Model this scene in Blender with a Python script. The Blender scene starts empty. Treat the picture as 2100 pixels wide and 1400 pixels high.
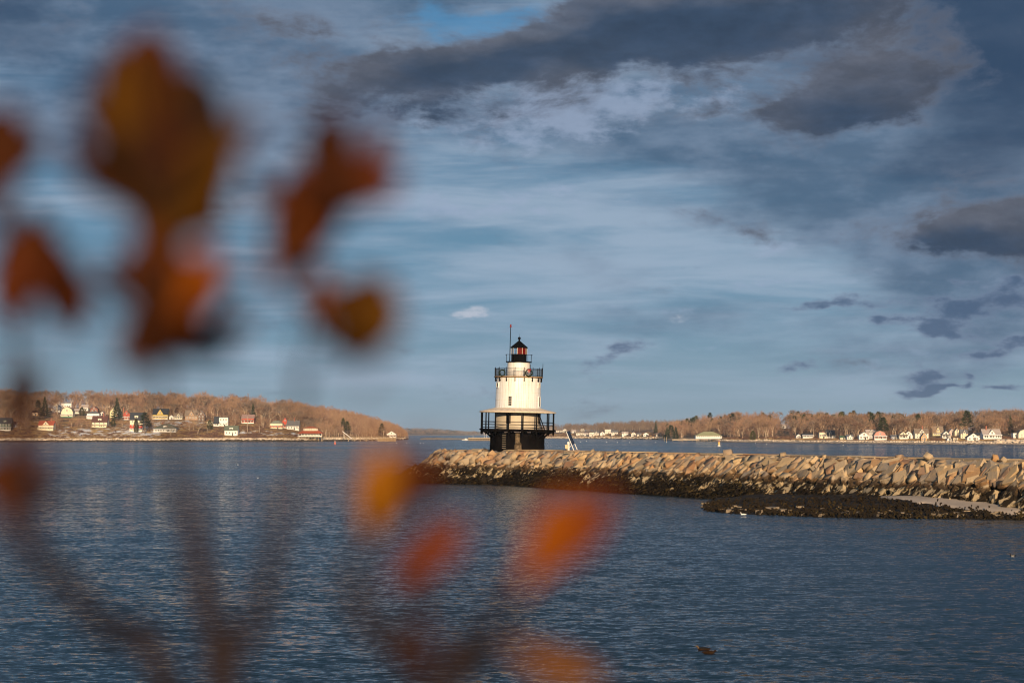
import bpy, bmesh, math, random
import numpy as np
from mathutils import Vector, Matrix, Quaternion

random.seed(7)
RNG = np.random.default_rng(11)
scene = bpy.context.scene
COL = scene.collection

# ------------------------------------------------------------------ camera
F = 4083.0           # focal length in photo pixels (2100 wide), 70 mm on 36 mm
HZ = 889.0           # photo row of the eye-level horizon
CX = 1050.0
CAM_Z = 7.5
cam = bpy.data.cameras.new('camera')
cam.lens = 70.0
cam.sensor_width = 36.0
cam.shift_y = (HZ - 700.0) / 2100.0
cam.clip_start = 0.05
cam.clip_end = 30000.0
cam.dof.use_dof = True
cam.dof.focus_distance = 320.0
cam.dof.aperture_fstop = 2.5
cam.dof.aperture_blades = 9
cam_o = bpy.data.objects.new('camera', cam)
COL.objects.link(cam_o)
cam_o.location = (0, 0, CAM_Z)
cam_o.rotation_euler = (math.radians(90), 0, 0)
scene.camera = cam_o

# ------------------------------------------------------------------ light
SUN_EL = math.radians(11.0)
SUN_AZ = math.radians(5.5)     # behind the camera, a little to the right
SUN_DIR = Vector((math.sin(SUN_AZ) * math.cos(SUN_EL), -math.cos(SUN_AZ) * math.cos(SUN_EL), math.sin(SUN_EL)))
sun = bpy.data.lights.new('sun', 'SUN')
sun.energy = 5.0
sun.angle = math.radians(0.53)
sun.color = (1.0, 0.74, 0.46)
sun_o = bpy.data.objects.new('sun', sun)
COL.objects.link(sun_o)
sun_o.rotation_euler = (-SUN_DIR).to_track_quat('-Z', 'Y').to_euler()
sun_o.location = SUN_DIR * 500

scene.view_settings.view_transform = 'Standard'
scene.view_settings.look = 'None'
scene.view_settings.gamma = 1.0
scene.view_settings.exposure = 0.2
scene.view_settings.use_curve_mapping = False
scene.cycles.use_denoising = True
scene.cycles.pixel_filter_type = 'BLACKMAN_HARRIS'
scene.cycles.filter_width = 1.15
scene.cycles.max_bounces = 6
scene.cycles.diffuse_bounces = 2
scene.cycles.glossy_bounces = 3
scene.cycles.transparent_max_bounces = 8
scene.cycles.volume_bounces = 0
scene.cycles.caustics_reflective = False
scene.cycles.caustics_refractive = False


def lin(r, g, b):
    def c(v):
        v = v / 255.0
        return v / 12.92 if v <= 0.04045 else ((v + 0.055) / 1.055) ** 2.4
    return (c(r), c(g), c(b), 1.0)


class NT:
    """small helper to write shader node trees"""
    def __init__(self, tree):
        self.t = tree
        self.n = tree.nodes
        self.l = tree.links

    def new(self, kind, **kw):
        nd = self.n.new(kind)
        for k, v in kw.items():
            setattr(nd, k, v)
        return nd

    def put(self, sock, v):
        if v is None:
            return
        if isinstance(v, bpy.types.NodeSocket):
            self.l.new(v, sock)
        else:
            sock.default_value = v

    def math(self, op, a, b=None, c=None, clamp=False):
        nd = self.new('ShaderNodeMath', operation=op, use_clamp=clamp)
        self.put(nd.inputs[0], a)
        if b is not None:
            self.put(nd.inputs[1], b)
        if c is not None:
            self.put(nd.inputs[2], c)
        return nd.outputs[0]

    def vmath(self, op, a, b=None):
        nd = self.new('ShaderNodeVectorMath', operation=op)
        self.put(nd.inputs[0], a)
        if b is not None:
            if op == 'SCALE':
                self.put(nd.inputs[3], b)
            else:
                self.put(nd.inputs[1], b)
        return nd.outputs['Value'] if op in ('LENGTH', 'DOT_PRODUCT', 'DISTANCE') else nd.outputs[0]

    def noise(self, vec, scale=1.0, detail=3.0, rough=0.5, lac=2.0, dist=0.0, out='Fac'):
        nd = self.new('ShaderNodeTexNoise')
        self.put(nd.inputs['Vector'], vec)
        nd.inputs['Scale'].default_value = scale
        nd.inputs['Detail'].default_value = detail
        nd.inputs['Roughness'].default_value = rough
        nd.inputs['Lacunarity'].default_value = lac
        nd.inputs['Distortion'].default_value = dist
        return nd.outputs[out]

    def smooth(self, v, lo, hi, a=0.0, b=1.0, kind='SMOOTHSTEP'):
        nd = self.new('ShaderNodeMapRange', interpolation_type=kind)
        self.put(nd.inputs[0], v)
        nd.inputs[1].default_value = lo
        nd.inputs[2].default_value = hi
        nd.inputs[3].default_value = a
        nd.inputs[4].default_value = b
        return nd.outputs[0]

    def mix(self, fac, a, b, blend='MIX'):
        nd = self.new('ShaderNodeMix', data_type='RGBA', blend_type=blend)
        self.put(nd.inputs[0], fac)
        self.put(nd.inputs[6], a)
        self.put(nd.inputs[7], b)
        return nd.outputs[2]

    def xyz(self, x, y, z):
        nd = self.new('ShaderNodeCombineXYZ')
        self.put(nd.inputs[0], x)
        self.put(nd.inputs[1], y)
        self.put(nd.inputs[2], z)
        return nd.outputs[0]

    def sep(self, v):
        nd = self.new('ShaderNodeSeparateXYZ')
        self.put(nd.inputs[0], v)
        return nd.outputs


# ------------------------------------------------------------------ sky
def build_world():
    w = bpy.data.worlds.new('World')
    scene.world = w
    w.use_nodes = True
    t = NT(w.node_tree)
    t.n.clear()
    K = 0.06
    w.cycles.sampling_method = 'MANUAL'
    w.cycles.sample_map_resolution = 256
    sky = t.new('ShaderNodeTexSky', sky_type='NISHITA')
    sky.sun_disc = False
    sky.sun_elevation = SUN_EL
    sky.sun_rotation = math.atan2(SUN_DIR.x, SUN_DIR.y)
    sky.air_density = 1.0
    sky.dust_density = 0.6
    sky.ozone_density = 2.0
    d = t.new('ShaderNodeTexCoord').outputs['Generated']
    s = t.sep(d)
    hor = t.math('SQRT', t.math('ADD', t.math('MULTIPLY', s[0], s[0]), t.math('MULTIPLY', s[1], s[1])))
    az = t.math('ARCTAN2', s[0], s[1])
    el = t.math('ARCTAN2', s[2], hor)
    # angular coordinates in thousandths of a radian-ish: u to the right, v up
    u = t.math('MULTIPLY', az, 4.083)
    v = t.math('MULTIPLY', el, 4.083)
    # noise domain on the sphere, flattened so that clouds lie in long banks
    def dom(kx, kz):
        return t.xyz(t.math('MULTIPLY', s[0], kx), t.math('MULTIPLY', s[1], kx), t.math('MULTIPLY', s[2], kz))
    base_n = t.noise(dom(14, 36), 1.0, 4.0, 0.58, out='Color')
    fine_n = t.noise(dom(16, 34), 3.2, 6.0, 0.62)
    wb = t.vmath('SUBTRACT', base_n, (0.5, 0.5, 0.5))
    wu = t.sep(wb)
    uw = t.math('ADD', u, t.math('MULTIPLY', wu[0], 0.3))
    vw = t.math('ADD', v, t.math('MULTIPLY', wu[1], 0.14))
    P = t.xyz(uw, vw, 0.0)

    def blob(x, y, rx, ry, rot=0.0, gain=1.0, vec=None):
        # x, y, radii in photo pixels / 1000 about the view axis
        mp = t.new('ShaderNodeMapping', vector_type='TEXTURE')
        t.put(mp.inputs['Vector'], vec or P)
        mp.inputs['Location'].default_value = ((x - CX) / 1000.0, (HZ - y) / 1000.0, 0)
        mp.inputs['Rotation'].default_value = (0, 0, math.radians(rot))
        mp.inputs['Scale'].default_value = (rx / 1000.0, ry / 1000.0, 1)
        ln = t.vmath('DOT_PRODUCT', mp.outputs[0], mp.outputs[0])
        e = t.math('POWER', 2.718, t.math('MULTIPLY', ln, -1.0))
        return t.math('MULTIPLY', e, gain) if gain != 1.0 else e

    def field(lst):
        acc = None
        for b in lst:
            e = blob(*b)
            acc = e if acc is None else t.math('ADD', acc, e)
        return acc

    # clear sky colour: Nishita, as it is
    col = sky.outputs[0]

    def lk(c):
        return tuple(q / K for q in lin(*c)[:3]) + (1.0,)

    def centred(n, k):
        return t.math('MULTIPLY', t.math('SUBTRACT', n, 0.5), k)
    # --- 0 even high overcast the blue shows through, paler towards the horizon
    g1 = t.mix(t.smooth(v, 0.0, 0.30), lk(HI0), lk(HI1))
    g2 = t.mix(t.smooth(v, 0.28, 0.8), g1, lk(HI2))
    col = t.mix(0.88, col, g2)
    # --- 1 high thin streaks, everywhere, in two sizes
    st = t.noise(dom(7, 66), 1.0, 6.0, 0.58, dist=0.4)
    st2 = t.noise(dom(4.5, 26), 1.0, 4.0, 0.5)
    st3 = t.noise(dom(18, 190), 1.0, 4.0, 0.6)
    streak = t.math('ADD', t.math('ADD', t.math('MULTIPLY', st, 0.55), t.math('MULTIPLY', st2, 0.45)), t.math('MULTIPLY', st3, 0.10))
    streak = t.smooth(streak, 0.47, 0.70)
    band = t.smooth(v, 0.02, 0.14, 0.35, 1.0)
    col = t.mix(t.math('MULTIPLY', t.math('MULTIPLY', streak, STREAK_A), band), col, lk(STREAK_C))
    # --- 2 soft grey veil: heavier high up, and towards the right
    veil_f = field(VEIL)
    veil_f = t.math('ADD', veil_f, t.smooth(v, 0.35, 1.1, 0.0, 0.7))
    vn = t.noise(dom(9, 28), 1.0, 6.0, 0.56)
    veil = t.smooth(t.math('ADD', veil_f, centred(vn, 2.6)), 0.1, 1.15)
    vtone = t.smooth(t.math('ADD', t.noise(dom(8, 26), 1.4, 5.0, 0.55), centred(fine_n, 0.35)), 0.36, 0.66)
    vcol = t.mix(vtone, lk(VEIL_C1), lk(VEIL_C2))
    col = t.mix(t.math('MULTIPLY', veil, 0.85), col, vcol)
    # deep blue at upper right and edges: lens corner darkening painted into the sky
    db = field(DEEP)
    col = t.mix(t.math('MULTIPLY', t.smooth(t.math('ADD', db, centred(vn, 1.2)), 0.15, 1.0), 0.85), col, lk((44, 64, 90)))
    # --- 3 blue gap
    gap = field(GAP)
    gapm = t.smooth(t.math('ADD', gap, centred(fine_n, 1.6)), 0.25, 1.1)
    col = t.mix(t.math('MULTIPLY', gapm, 0.62), col, lk((66, 132, 178)))
    # --- 4 pale lit scud
    pale = field(PALE)
    pm = t.smooth(t.math('ADD', pale, centred(fine_n, 4.2)), 0.45, 1.7)
    pm = t.math('MULTIPLY', pm, t.smooth(pale, 0.05, 0.35))
    col = t.mix(t.math('MULTIPLY', pm, 0.62), col, lk((146, 161, 186)))
    # --- 5 dark clouds: soft body, ragged rim, warm upper side, blue-black base
    dark = field(DARK)
    more = t.noise(dom(5, 13), 1.0, 3.0, 0.5)     # the same deck goes on above and beside the frame
    side = t.smooth(t.math('ABSOLUTE', u), 1.15, 1.6, 0.0, 1.0)
    over = t.smooth(v, 0.95, 1.25, 0.0, 1.0)
    outm = t.math('MAXIMUM', over, t.math('MULTIPLY', side, t.smooth(v, 0.05, 0.4)))
    dark = t.math('ADD', dark, t.math('MULTIPLY', outm, t.smooth(more, 0.46, 0.66, 0.0, 1.1)))
    edge_n = t.noise(dom(17, 36), 1.0, 8.0, 0.66, dist=0.25)
    df = t.math('ADD', dark, centred(edge_n, 3.3))
    dm = t.smooth(df, 0.22, 1.05)
    tone = t.noise(dom(13, 32), 1.0, 5.0, 0.58)
    low = field([(b[0], b[1] + 0.45 * b[3], b[2] * 1.15, b[3] * 0.7) + tuple(b[4:]) for b in DARK[:6]])
    tt = t.smooth(t.math('ADD', low, centred(tone, 2.6)), -0.35, 1.7)
    dcol = t.mix(tt, lk((90, 94, 106)), lk((50, 66, 88)))
    dcol = t.vmath('SCALE', dcol, t.smooth(t.math('ADD', t.math('MULTIPLY', edge_n, 0.6), t.math('MULTIPLY', fine_n, 0.4)), 0.34, 0.66, 1.28, 0.80))
    lit = t.smooth(df, 0.30, 1.1, 1.0, 0.0)
    dcol = t.mix(t.math('MULTIPLY', lit, 0.6), dcol, lk((116, 126, 147)))
    col = t.mix(t.math('MULTIPLY', dm, 0.93), col, dcol)
    # --- 6 small bluish cumulus low on the right
    small = field(SMALL)
    sn = t.noise(dom(40, 88), 1.0, 7.0, 0.64)
    sf = t.math('ADD', small, centred(sn, 3.4))
    sm = t.math('MULTIPLY', t.smooth(sf, 0.24, 1.0), t.smooth(small, 0.04, 0.25))
    scol = t.mix(t.smooth(sf, 0.5, 1.3), lk((108, 124, 148)), lk((70, 90, 118)))
    col = t.mix(t.math('MULTIPLY', sm, 0.85), col, scol)
    # --- 7 tiny sunlit puffs
    puff = field(PUFF)
    pf = t.math('MULTIPLY', t.smooth(t.math('ADD', puff, centred(sn, 7.0)), 0.45, 1.9), t.smooth(puff, 0.05, 0.4))
    col = t.mix(t.math('MULTIPLY', pf, 0.7), col, lk((182, 186, 198)))
    bg = t.new('ShaderNodeBackground')
    t.put(bg.inputs[0], col)
    bg.inputs[1].default_value = K
    out = t.new('ShaderNodeOutputWorld')
    t.l.new(bg.outputs[0], out.inputs[0])


HI0, HI1, HI2 = (128, 154, 174), (90, 131, 161), (70, 105, 138)
STREAK_A, STREAK_C = 0.78, (150, 167, 187)
VEIL_C1, VEIL_C2 = (66, 90, 116), (106, 124, 147)
# clouds: centre x, y, radius x, radius y (photo pixels), tilt, gain
VEIL = [(250, 90, 520, 170), (600, 230, 420, 90), (1850, 320, 420, 200, 0, 1.2), (2070, 560, 260, 180, 0, 1.1), (1500, 330, 500, 120, 0, 0.35), (1880, 700, 330, 90, 0, 0.4), (100, 330, 300, 70, 0, 0.5)]
DEEP = [(2040, 60, 270, 170, 0, 1.2), (2010, 340, 220, 130, 0, 0.75), (20, 40, 160, 160, 0, 0.7), (2110, 620, 130, 110, 0, 0.5)]
GAP = [(1020, 62, 150, 34, 8), (900, 40, 110, 34), (1080, 78, 70, 14)]
PALE = [(1010, 165, 70, 45), (1110, 215, 80, 50, 30), (1330, 235, 280, 60, 8, 0.9), (1180, 255, 220, 50, 12, 0.8), (900, 420, 300, 26, 0, 0.8), (1100, 410, 260, 20, 0, 0.5),
        (1560, 500, 180, 18, 0, 0.7), (1680, 585, 300, 16, 0, 0.8), (1250, 625, 340, 12, 0, 0.6), (950, 250, 120, 40, 10, 0.5), (1450, 700, 200, 8, 0, 0.7), (620, 560, 300, 14, 0, 0.5), (1800, 740, 160, 10, 0, 0.5)]
DARK = [(1300, 68, 170, 84, 14, 1.45), (1490, 50, 260, 104, 2, 1.85), (1000, 125, 220, 42, 10, 1.2), (840, 230, 300, 64, 4, 1.15), (1760, 200, 190, 80, 10, 1.35), (1970, 488, 210, 46, 3, 1.25),
        (1130, 130, 100, 46, 0, 0.9), (1660, 25, 170, 60, 0, 0.8), (1640, 255, 80, 28, 0, 0.75), (2090, 460, 130, 50, 0, 0.9), (700, 150, 200, 30, 0, 0.6), (2030, 640, 150, 50, 0, 0.55), (1640, 480, 130, 22, 0, 0.45), (420, 40, 400, 45, 0, 0.5)]
SMALL = [(1735, 640, 95, 18), (1660, 652, 70, 9), (1930, 655, 80, 28, 8), (2040, 625, 90, 34), (2010, 715, 75, 16, 8), (1890, 690, 65, 14), (1770, 687, 48, 12, 4),
         (1915, 772, 46, 17), (1890, 796, 60, 7), (2070, 797, 48, 11), (2007, 770, 16, 9), (1995, 790, 16, 9), (2090, 690, 55, 20), (1265, 732, 58, 14, 6, 0.8), (1610, 752, 48, 13, 0, 0.65),
         (1950, 797, 34, 6), (2010, 590, 65, 14, 0, 0.8), (1380, 560, 60, 9, 8, 0.5)]
PUFF = [(985, 647, 36, 15, 8, 0.75), (922, 651, 30, 11, 0, 0.7), (1425, 641, 34, 10, 0, 0.8)]
build_world()


# ------------------------------------------------------------------ helpers
def at(x, y, d):
    """world point at distance d (along the view axis) on the photo pixel x, y"""
    return Vector(((x - CX) / F * d, d, CAM_Z - (y - HZ) / F * d))


def sea(x, y):
    """world point on the water at photo pixel x, y"""
    return at(x, y, F * CAM_Z / (y - HZ))


def link(o, parent=None):
    COL.objects.link(o)
    if parent is not None:
        o.parent = parent
    return o


def tag(o, label=None, cat=None, group=None, kind=None):
    if label:
        o['label'] = label
    if cat:
        o['category'] = cat
    if group:
        o['group'] = group
    if kind:
        o['kind'] = kind
    return o


def empty(name, loc=(0, 0, 0), rz=0.0, parent=None):
    o = bpy.data.objects.new(name, None)
    link(o, parent)
    o.empty_display_size = 0.5
    o.location = loc
    o.rotation_euler = (0, 0, rz)
    return o


class MB:
    """collects faces of one mesh"""
    def __init__(self):
        self.v = []
        self.f = []
        self.m = []

    def face(self, pts, mat=0):
        b = len(self.v)
        self.v += [tuple(p) for p in pts]
        self.f.append(tuple(range(b, b + len(pts))))
        self.m.append(mat)

    def box(self, c, s, mat=0, rot=None):
        cx, cy, cz = c
        hx, hy, hz = s[0] / 2, s[1] / 2, s[2] / 2
        pts = [Vector((a * hx, b * hy, e * hz)) for a in (-1, 1) for b in (-1, 1) for e in (-1, 1)]
        if rot is not None:
            pts = [rot @ p for p in pts]
        b = len(self.v)
        self.v += [(p.x + cx, p.y + cy, p.z + cz) for p in pts]
        for q in ((0, 1, 3, 2), (4, 6, 7, 5), (0, 4, 5, 1), (2, 3, 7, 6), (0, 2, 6, 4), (1, 5, 7, 3)):
            self.f.append(tuple(b + i for i in q))
            self.m.append(mat)

    def bar(self, a, b, r, r2=None, n=6, mat=0, cap=True):
        a, b = Vector(a), Vector(b)
        r2 = r if r2 is None else r2
        dv = (b - a)
        if dv.length < 1e-9:
            return
        dv.normalize()
        up = Vector((0, 0, 1)) if abs(dv.z) < 0.9 else Vector((1, 0, 0))
        e1 = dv.cross(up).normalized()
        e2 = dv.cross(e1)
        k = len(self.v)
        for p, rr in ((a, r), (b, r2)):
            for i in range(n):
                q = 2 * math.pi * (i + 0.5) / n
                self.v.append(tuple(p + (e1 * math.cos(q) + e2 * math.sin(q)) * rr))
        for i in range(n):
            j = (i + 1) % n
            self.f.append((k + i, k + j, k + n + j, k + n + i))
            self.m.append(mat)
        if cap:
            self.f.append(tuple(k + i for i in reversed(range(n))))
            self.m.append(mat)
            self.f.append(tuple(k + n + i for i in range(n)))
            self.m.append(mat)

    def tube(self, pts, rad, n=6, mat=0):
        for i in range(len(pts) - 1):
            self.bar(pts[i], pts[i + 1], rad[i], rad[i + 1], n, mat)

    def lathe(self, prof, n=48, mat=0, a0=0.0, a1=2 * math.pi, ctr=(0, 0)):
        """prof: list of (radius, z)"""
        full = abs(a1 - a0 - 2 * math.pi) < 1e-6
        cols = n if full else n + 1
        k = len(self.v)
        for r, z in prof:
            for i in range(cols):
                q = a0 + (a1 - a0) * i / n
                self.v.append((ctr[0] + r * math.sin(q), ctr[1] - r * math.cos(q), z))
        for j in range(len(prof) - 1):
            for i in range(n):
                i2 = (i + 1) % cols if full else i + 1
                self.f.append((k + j * cols + i, k + j * cols + i2, k + (j + 1) * cols + i2, k + (j + 1) * cols + i))
                self.m.append(mat)

    def mesh(self, name, mats, smooth=False):
        me = bpy.data.meshes.new(name)
        me.from_pydata(self.v, [], self.f)
        for m in (mats if isinstance(mats, (list, tuple)) else [mats]):
            me.materials.append(m)
        me.polygons.foreach_set('material_index', self.m)
        if smooth:
            me.polygons.foreach_set('use_smooth', [True] * len(self.f))
        me.update()
        return me

    def build(self, name, mats, parent=None, smooth=False):
        o = bpy.data.objects.new(name, self.mesh(name, mats, smooth))
        return link(o, parent)


def np_mesh(name, verts, faces, mats, smooth=False):
    """fast mesh from arrays; faces all of one size"""
    me = bpy.data.meshes.new(name)
    nv, nf, k = len(verts), len(faces), faces.shape[1]
    me.vertices.add(nv)
    me.vertices.foreach_set('co', np.asarray(verts, dtype=np.float32).ravel())
    me.loops.add(nf * k)
    me.loops.foreach_set('vertex_index', np.asarray(faces, dtype=np.int32).ravel())
    me.polygons.add(nf)
    me.polygons.foreach_set('loop_start', np.arange(0, nf * k, k, dtype=np.int32))
    if smooth:
        me.polygons.foreach_set('use_smooth', np.ones(nf, dtype=bool))
    me.update(calc_edges=True)
    me.validate()
    for m in (mats if isinstance(mats, (list, tuple)) else [mats]):
        me.materials.append(m)
    return me


# ------------------------------------------------------------------ materials
def new_mat(name):
    m = bpy.data.materials.new(name)
    m.use_nodes = True
    t = NT(m.node_tree)
    t.n.clear()
    out = t.new('ShaderNodeOutputMaterial')
    p = t.new('ShaderNodeBsdfPrincipled')
    t.l.new(p.outputs[0], out.inputs[0])
    return m, t, p


def paint(name, c, rough=0.6, var=0.15, scale=1.5, dirt=None, dirt_a=0.0, rand=0.0, bump=0.0, spec=0.3, metal=0.0):
    """painted or weathered plain surface: slight mottling, optional dirt and variation from object to object"""
    m, t, p = new_mat(name)
    co = t.new('ShaderNodeTexCoord').outputs['Object']
    n = t.noise(co, scale, 5.0, 0.6)
    lo = tuple(q * (1 - var) for q in c[:3]) + (1,)
    hi = tuple(min(1, q * (1 + var)) for q in c[:3]) + (1,)
    col = t.mix(t.smooth(n, 0.3, 0.7), lo, hi)
    if dirt:
        n2 = t.noise(co, scale * 2.3, 6.0, 0.65)
        col = t.mix(t.math('MULTIPLY', t.smooth(n2, 0.52, 0.75), dirt_a), col, tuple(dirt[:3]) + (1,))
    if rand:
        r = t.new('ShaderNodeObjectInfo').outputs['Random']
        k = t.smooth(r, 0, 1, 1 - rand, 1 + rand, 'LINEAR')
        hv = t.new('ShaderNodeHueSaturation')
        t.put(hv.inputs['Value'], k)
        t.put(hv.inputs['Color'], col)
        col = hv.outputs[0]
    t.put(p.inputs['Base Color'], col)
    p.inputs['Roughness'].default_value = rough
    p.inputs['Metallic'].default_value = metal
    p.inputs['Specular IOR Level'].default_value = spec
    if bump:
        b = t.new('ShaderNodeBump')
        b.inputs['Strength'].default_value = bump
        b.inputs['Distance'].default_value = 0.05
        t.put(b.inputs['Height'], n)
        t.l.new(b.outputs[0], p.inputs['Normal'])
    return m


# ------------------------------------------------------------------ water
def water_mat():
    m, t, p = new_mat('sea_water')
    pos = t.new('ShaderNodeNewGeometry').outputs['Position']
    s = t.sep(pos)

    def slopes(kx, ky, detail, amp, off):
        v = t.xyz(t.math('MULTIPLY', s[0], kx), t.math('MULTIPLY', s[1], ky), off)
        c = t.noise(v, 1.0, detail, 0.55, out='Color')
        return t.vmath('SCALE', t.vmath('SUBTRACT', c, (0.5, 0.5, 0.5)), amp)
    big = t.noise(t.xyz(t.math('MULTIPLY', s[0], 0.010), t.math('MULTIPLY', s[1], 0.006), 3.0), 1.0, 3.0, 0.5)
    gust = t.smooth(big, 0.35, 0.65, 0.55, 1.4)
    a = slopes(0.85, 1.7, 2.0, 0.5, 0.0)
    b = slopes(2.8, 5.4, 3.0, 0.9, 7.0)
    c = slopes(0.14, 0.32, 2.0, 0.16, 13.0)
    sm = t.vmath('SCALE', t.vmath('ADD', t.vmath('ADD', a, b), c), gust)
    q = t.sep(sm)
    nv = t.vmath('NORMALIZE', t.xyz(t.math('MULTIPLY', q[0], 0.7), t.math('SUBTRACT', q[1], 0.09), 1.0))
    t.l.new(nv, p.inputs['Normal'])
    p.inputs['Base Color'].default_value = (0.004, 0.022, 0.037, 1)
    p.inputs['Specular IOR Level'].default_value = 0.22
    p.inputs['Roughness'].default_value = 0.06
    p.inputs['IOR'].default_value = 1.333
    return m


def build_water():
    ys = [-700.0, 0.0, 40.0, 400.0, 2000.0, 10000.0]
    mb = MB()
    xs = [-4200.0, -1500.0, -200.0, 200.0, 1500.0, 4200.0]
    for j in range(len(ys) - 1):
        for i in range(len(xs) - 1):
            mb.face([(xs[i], ys[j], 0), (xs[i + 1], ys[j], 0), (xs[i + 1], ys[j + 1], 0), (xs[i], ys[j + 1], 0)])
    o = mb.build('water', water_mat())
    tag(o, kind='structure')


build_water()

# ------------------------------------------------------------------ far land
def ip(x, xs, ys):
    return np.interp(x, xs, ys)


def hash_noise(x, y, seed=0):
    """smooth value noise on arrays"""
    xi, yi = np.floor(x), np.floor(y)
    fx, fy = x - xi, y - yi
    fx, fy = fx * fx * (3 - 2 * fx), fy * fy * (3 - 2 * fy)

    def h(a, b):
        q = np.sin(a * 127.1 + b * 311.7 + seed * 74.7) * 43758.5453
        return q - np.floor(q)
    return (h(xi, yi) * (1 - fx) + h(xi + 1, yi) * fx) * (1 - fy) + (h(xi, yi + 1) * (1 - fx) + h(xi + 1, yi + 1) * fx) * fy


def wl(ys):
    """distance of a waterline seen at photo row y"""
    return F * CAM_Z / (np.asarray(ys, float) - HZ)


LANDS = {
    # photo columns of the coast and its rows; ground height of the ridge; profile inland
    'left': dict(x=[-420, 0, 200, 400, 600, 700, 780, 820, 838], yw=[906.3, 906, 905.5, 905.6, 905.2, 904.6, 903.2, 902.0, 900.6],
                 hx=[-420, 0, 300, 480, 600, 720, 780, 812, 830, 838], h=[34, 37, 37, 34, 31, 25, 18, 12, 3, 0.4],
                 t=[-80, -20, 0, 22, 42, 60, 100, 150, 250, 450, 900], p=[-4, -1.5, 0, 2.2, 3.6, 6, 13, 21, 28.5, 38, 36], href=38.0, tmax=800, xmax=838, xmin=-420),
    'right': dict(x=[1345, 1370, 1430, 1500, 1600, 1700, 1900, 2100, 2600], yw=[901, 902.5, 904, 906.5, 908, 909, 911, 912, 913],
                  hx=[1345, 1362, 1400, 1450, 1520, 1600, 1700, 1800, 1900, 2050, 2600], h=[0.5, 4, 8, 12, 13, 13, 11, 8.5, 8.5, 11, 10],
                  t=[-60, -15, 0, 15, 40, 70, 150, 350, 800], p=[-3, -1, 0, 1.1, 2.0, 3.1, 5.0, 13, 12], href=13.0, tmax=750, xmax=2600, xmin=1345),
    'middle': dict(x=[1030, 1135, 1250, 1340, 1450], yw=[898.6, 899, 899.6, 901, 902], hx=[1030, 1140, 1200, 1300, 1450], h=[11, 12, 12, 15, 15],
                   t=[-80, -20, 0, 30, 80, 150, 250, 500, 900], p=[-3, -1, 0, 2.2, 5.2, 9, 11, 13, 12], href=13.0, tmax=850, xmax=1450, xmin=1030),
    'spit': dict(x=[862, 900, 960, 1040], yw=[901.2, 901.2, 901.6, 902], hx=[862, 880, 1040], h=[0.5, 1.8, 2.4],
                 t=[-50, 0, 12, 60, 120, 200], p=[-2, 0, 1.4, 1.8, 1.2, -1], href=1.8, tmax=190, xmax=1040, xmin=862),
    'ridge': dict(x=[700, 1100], yw=[892.4, 892.5], hx=[700, 840, 900, 930, 960, 1000, 1100], h=[21, 21, 19, 12.5, 6, 4, 3],
                  t=[-100, 0, 60, 200, 500, 900], p=[-3, 0, 2.5, 9, 21, 20], href=21.0, tmax=850, xmax=1100, xmin=700),
}


def coast(L, x):
    return wl(ip(x, L['x'], L['yw']))


def land_z(L, x, d):
    t = d - coast(L, x)
    z = ip(t, L['t'], L['p'])
    k = ip(x, L['hx'], L['h']) / L['href']
    zz = np.where(z > 2.0, 2.0 + (z - 2.0) * np.clip((k * L['href'] - 2) / (L['href'] - 2), 0, None), z * np.clip(k * 3, 0, 1) + np.where(k < 0.33, -0.6 * (1 - 3 * np.minimum(k, .34)), 0))
    X = (x - CX) / F * d
    n = hash_noise(X / 55, d / 55, 1) - 0.5 + 0.5 * (hash_noise(X / 19, d / 19, 2) - 0.5)
    zz = zz + n * np.clip(t / 60, 0, 1) * np.clip(k, 0, 1) * 2.4
    return zz + (hash_noise(X / 7, d / 7, 3) - 0.5) * np.clip(1 - t / 80, 0.1, 1) * 0.7 * np.clip(k * 2, 0, 1)


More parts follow.
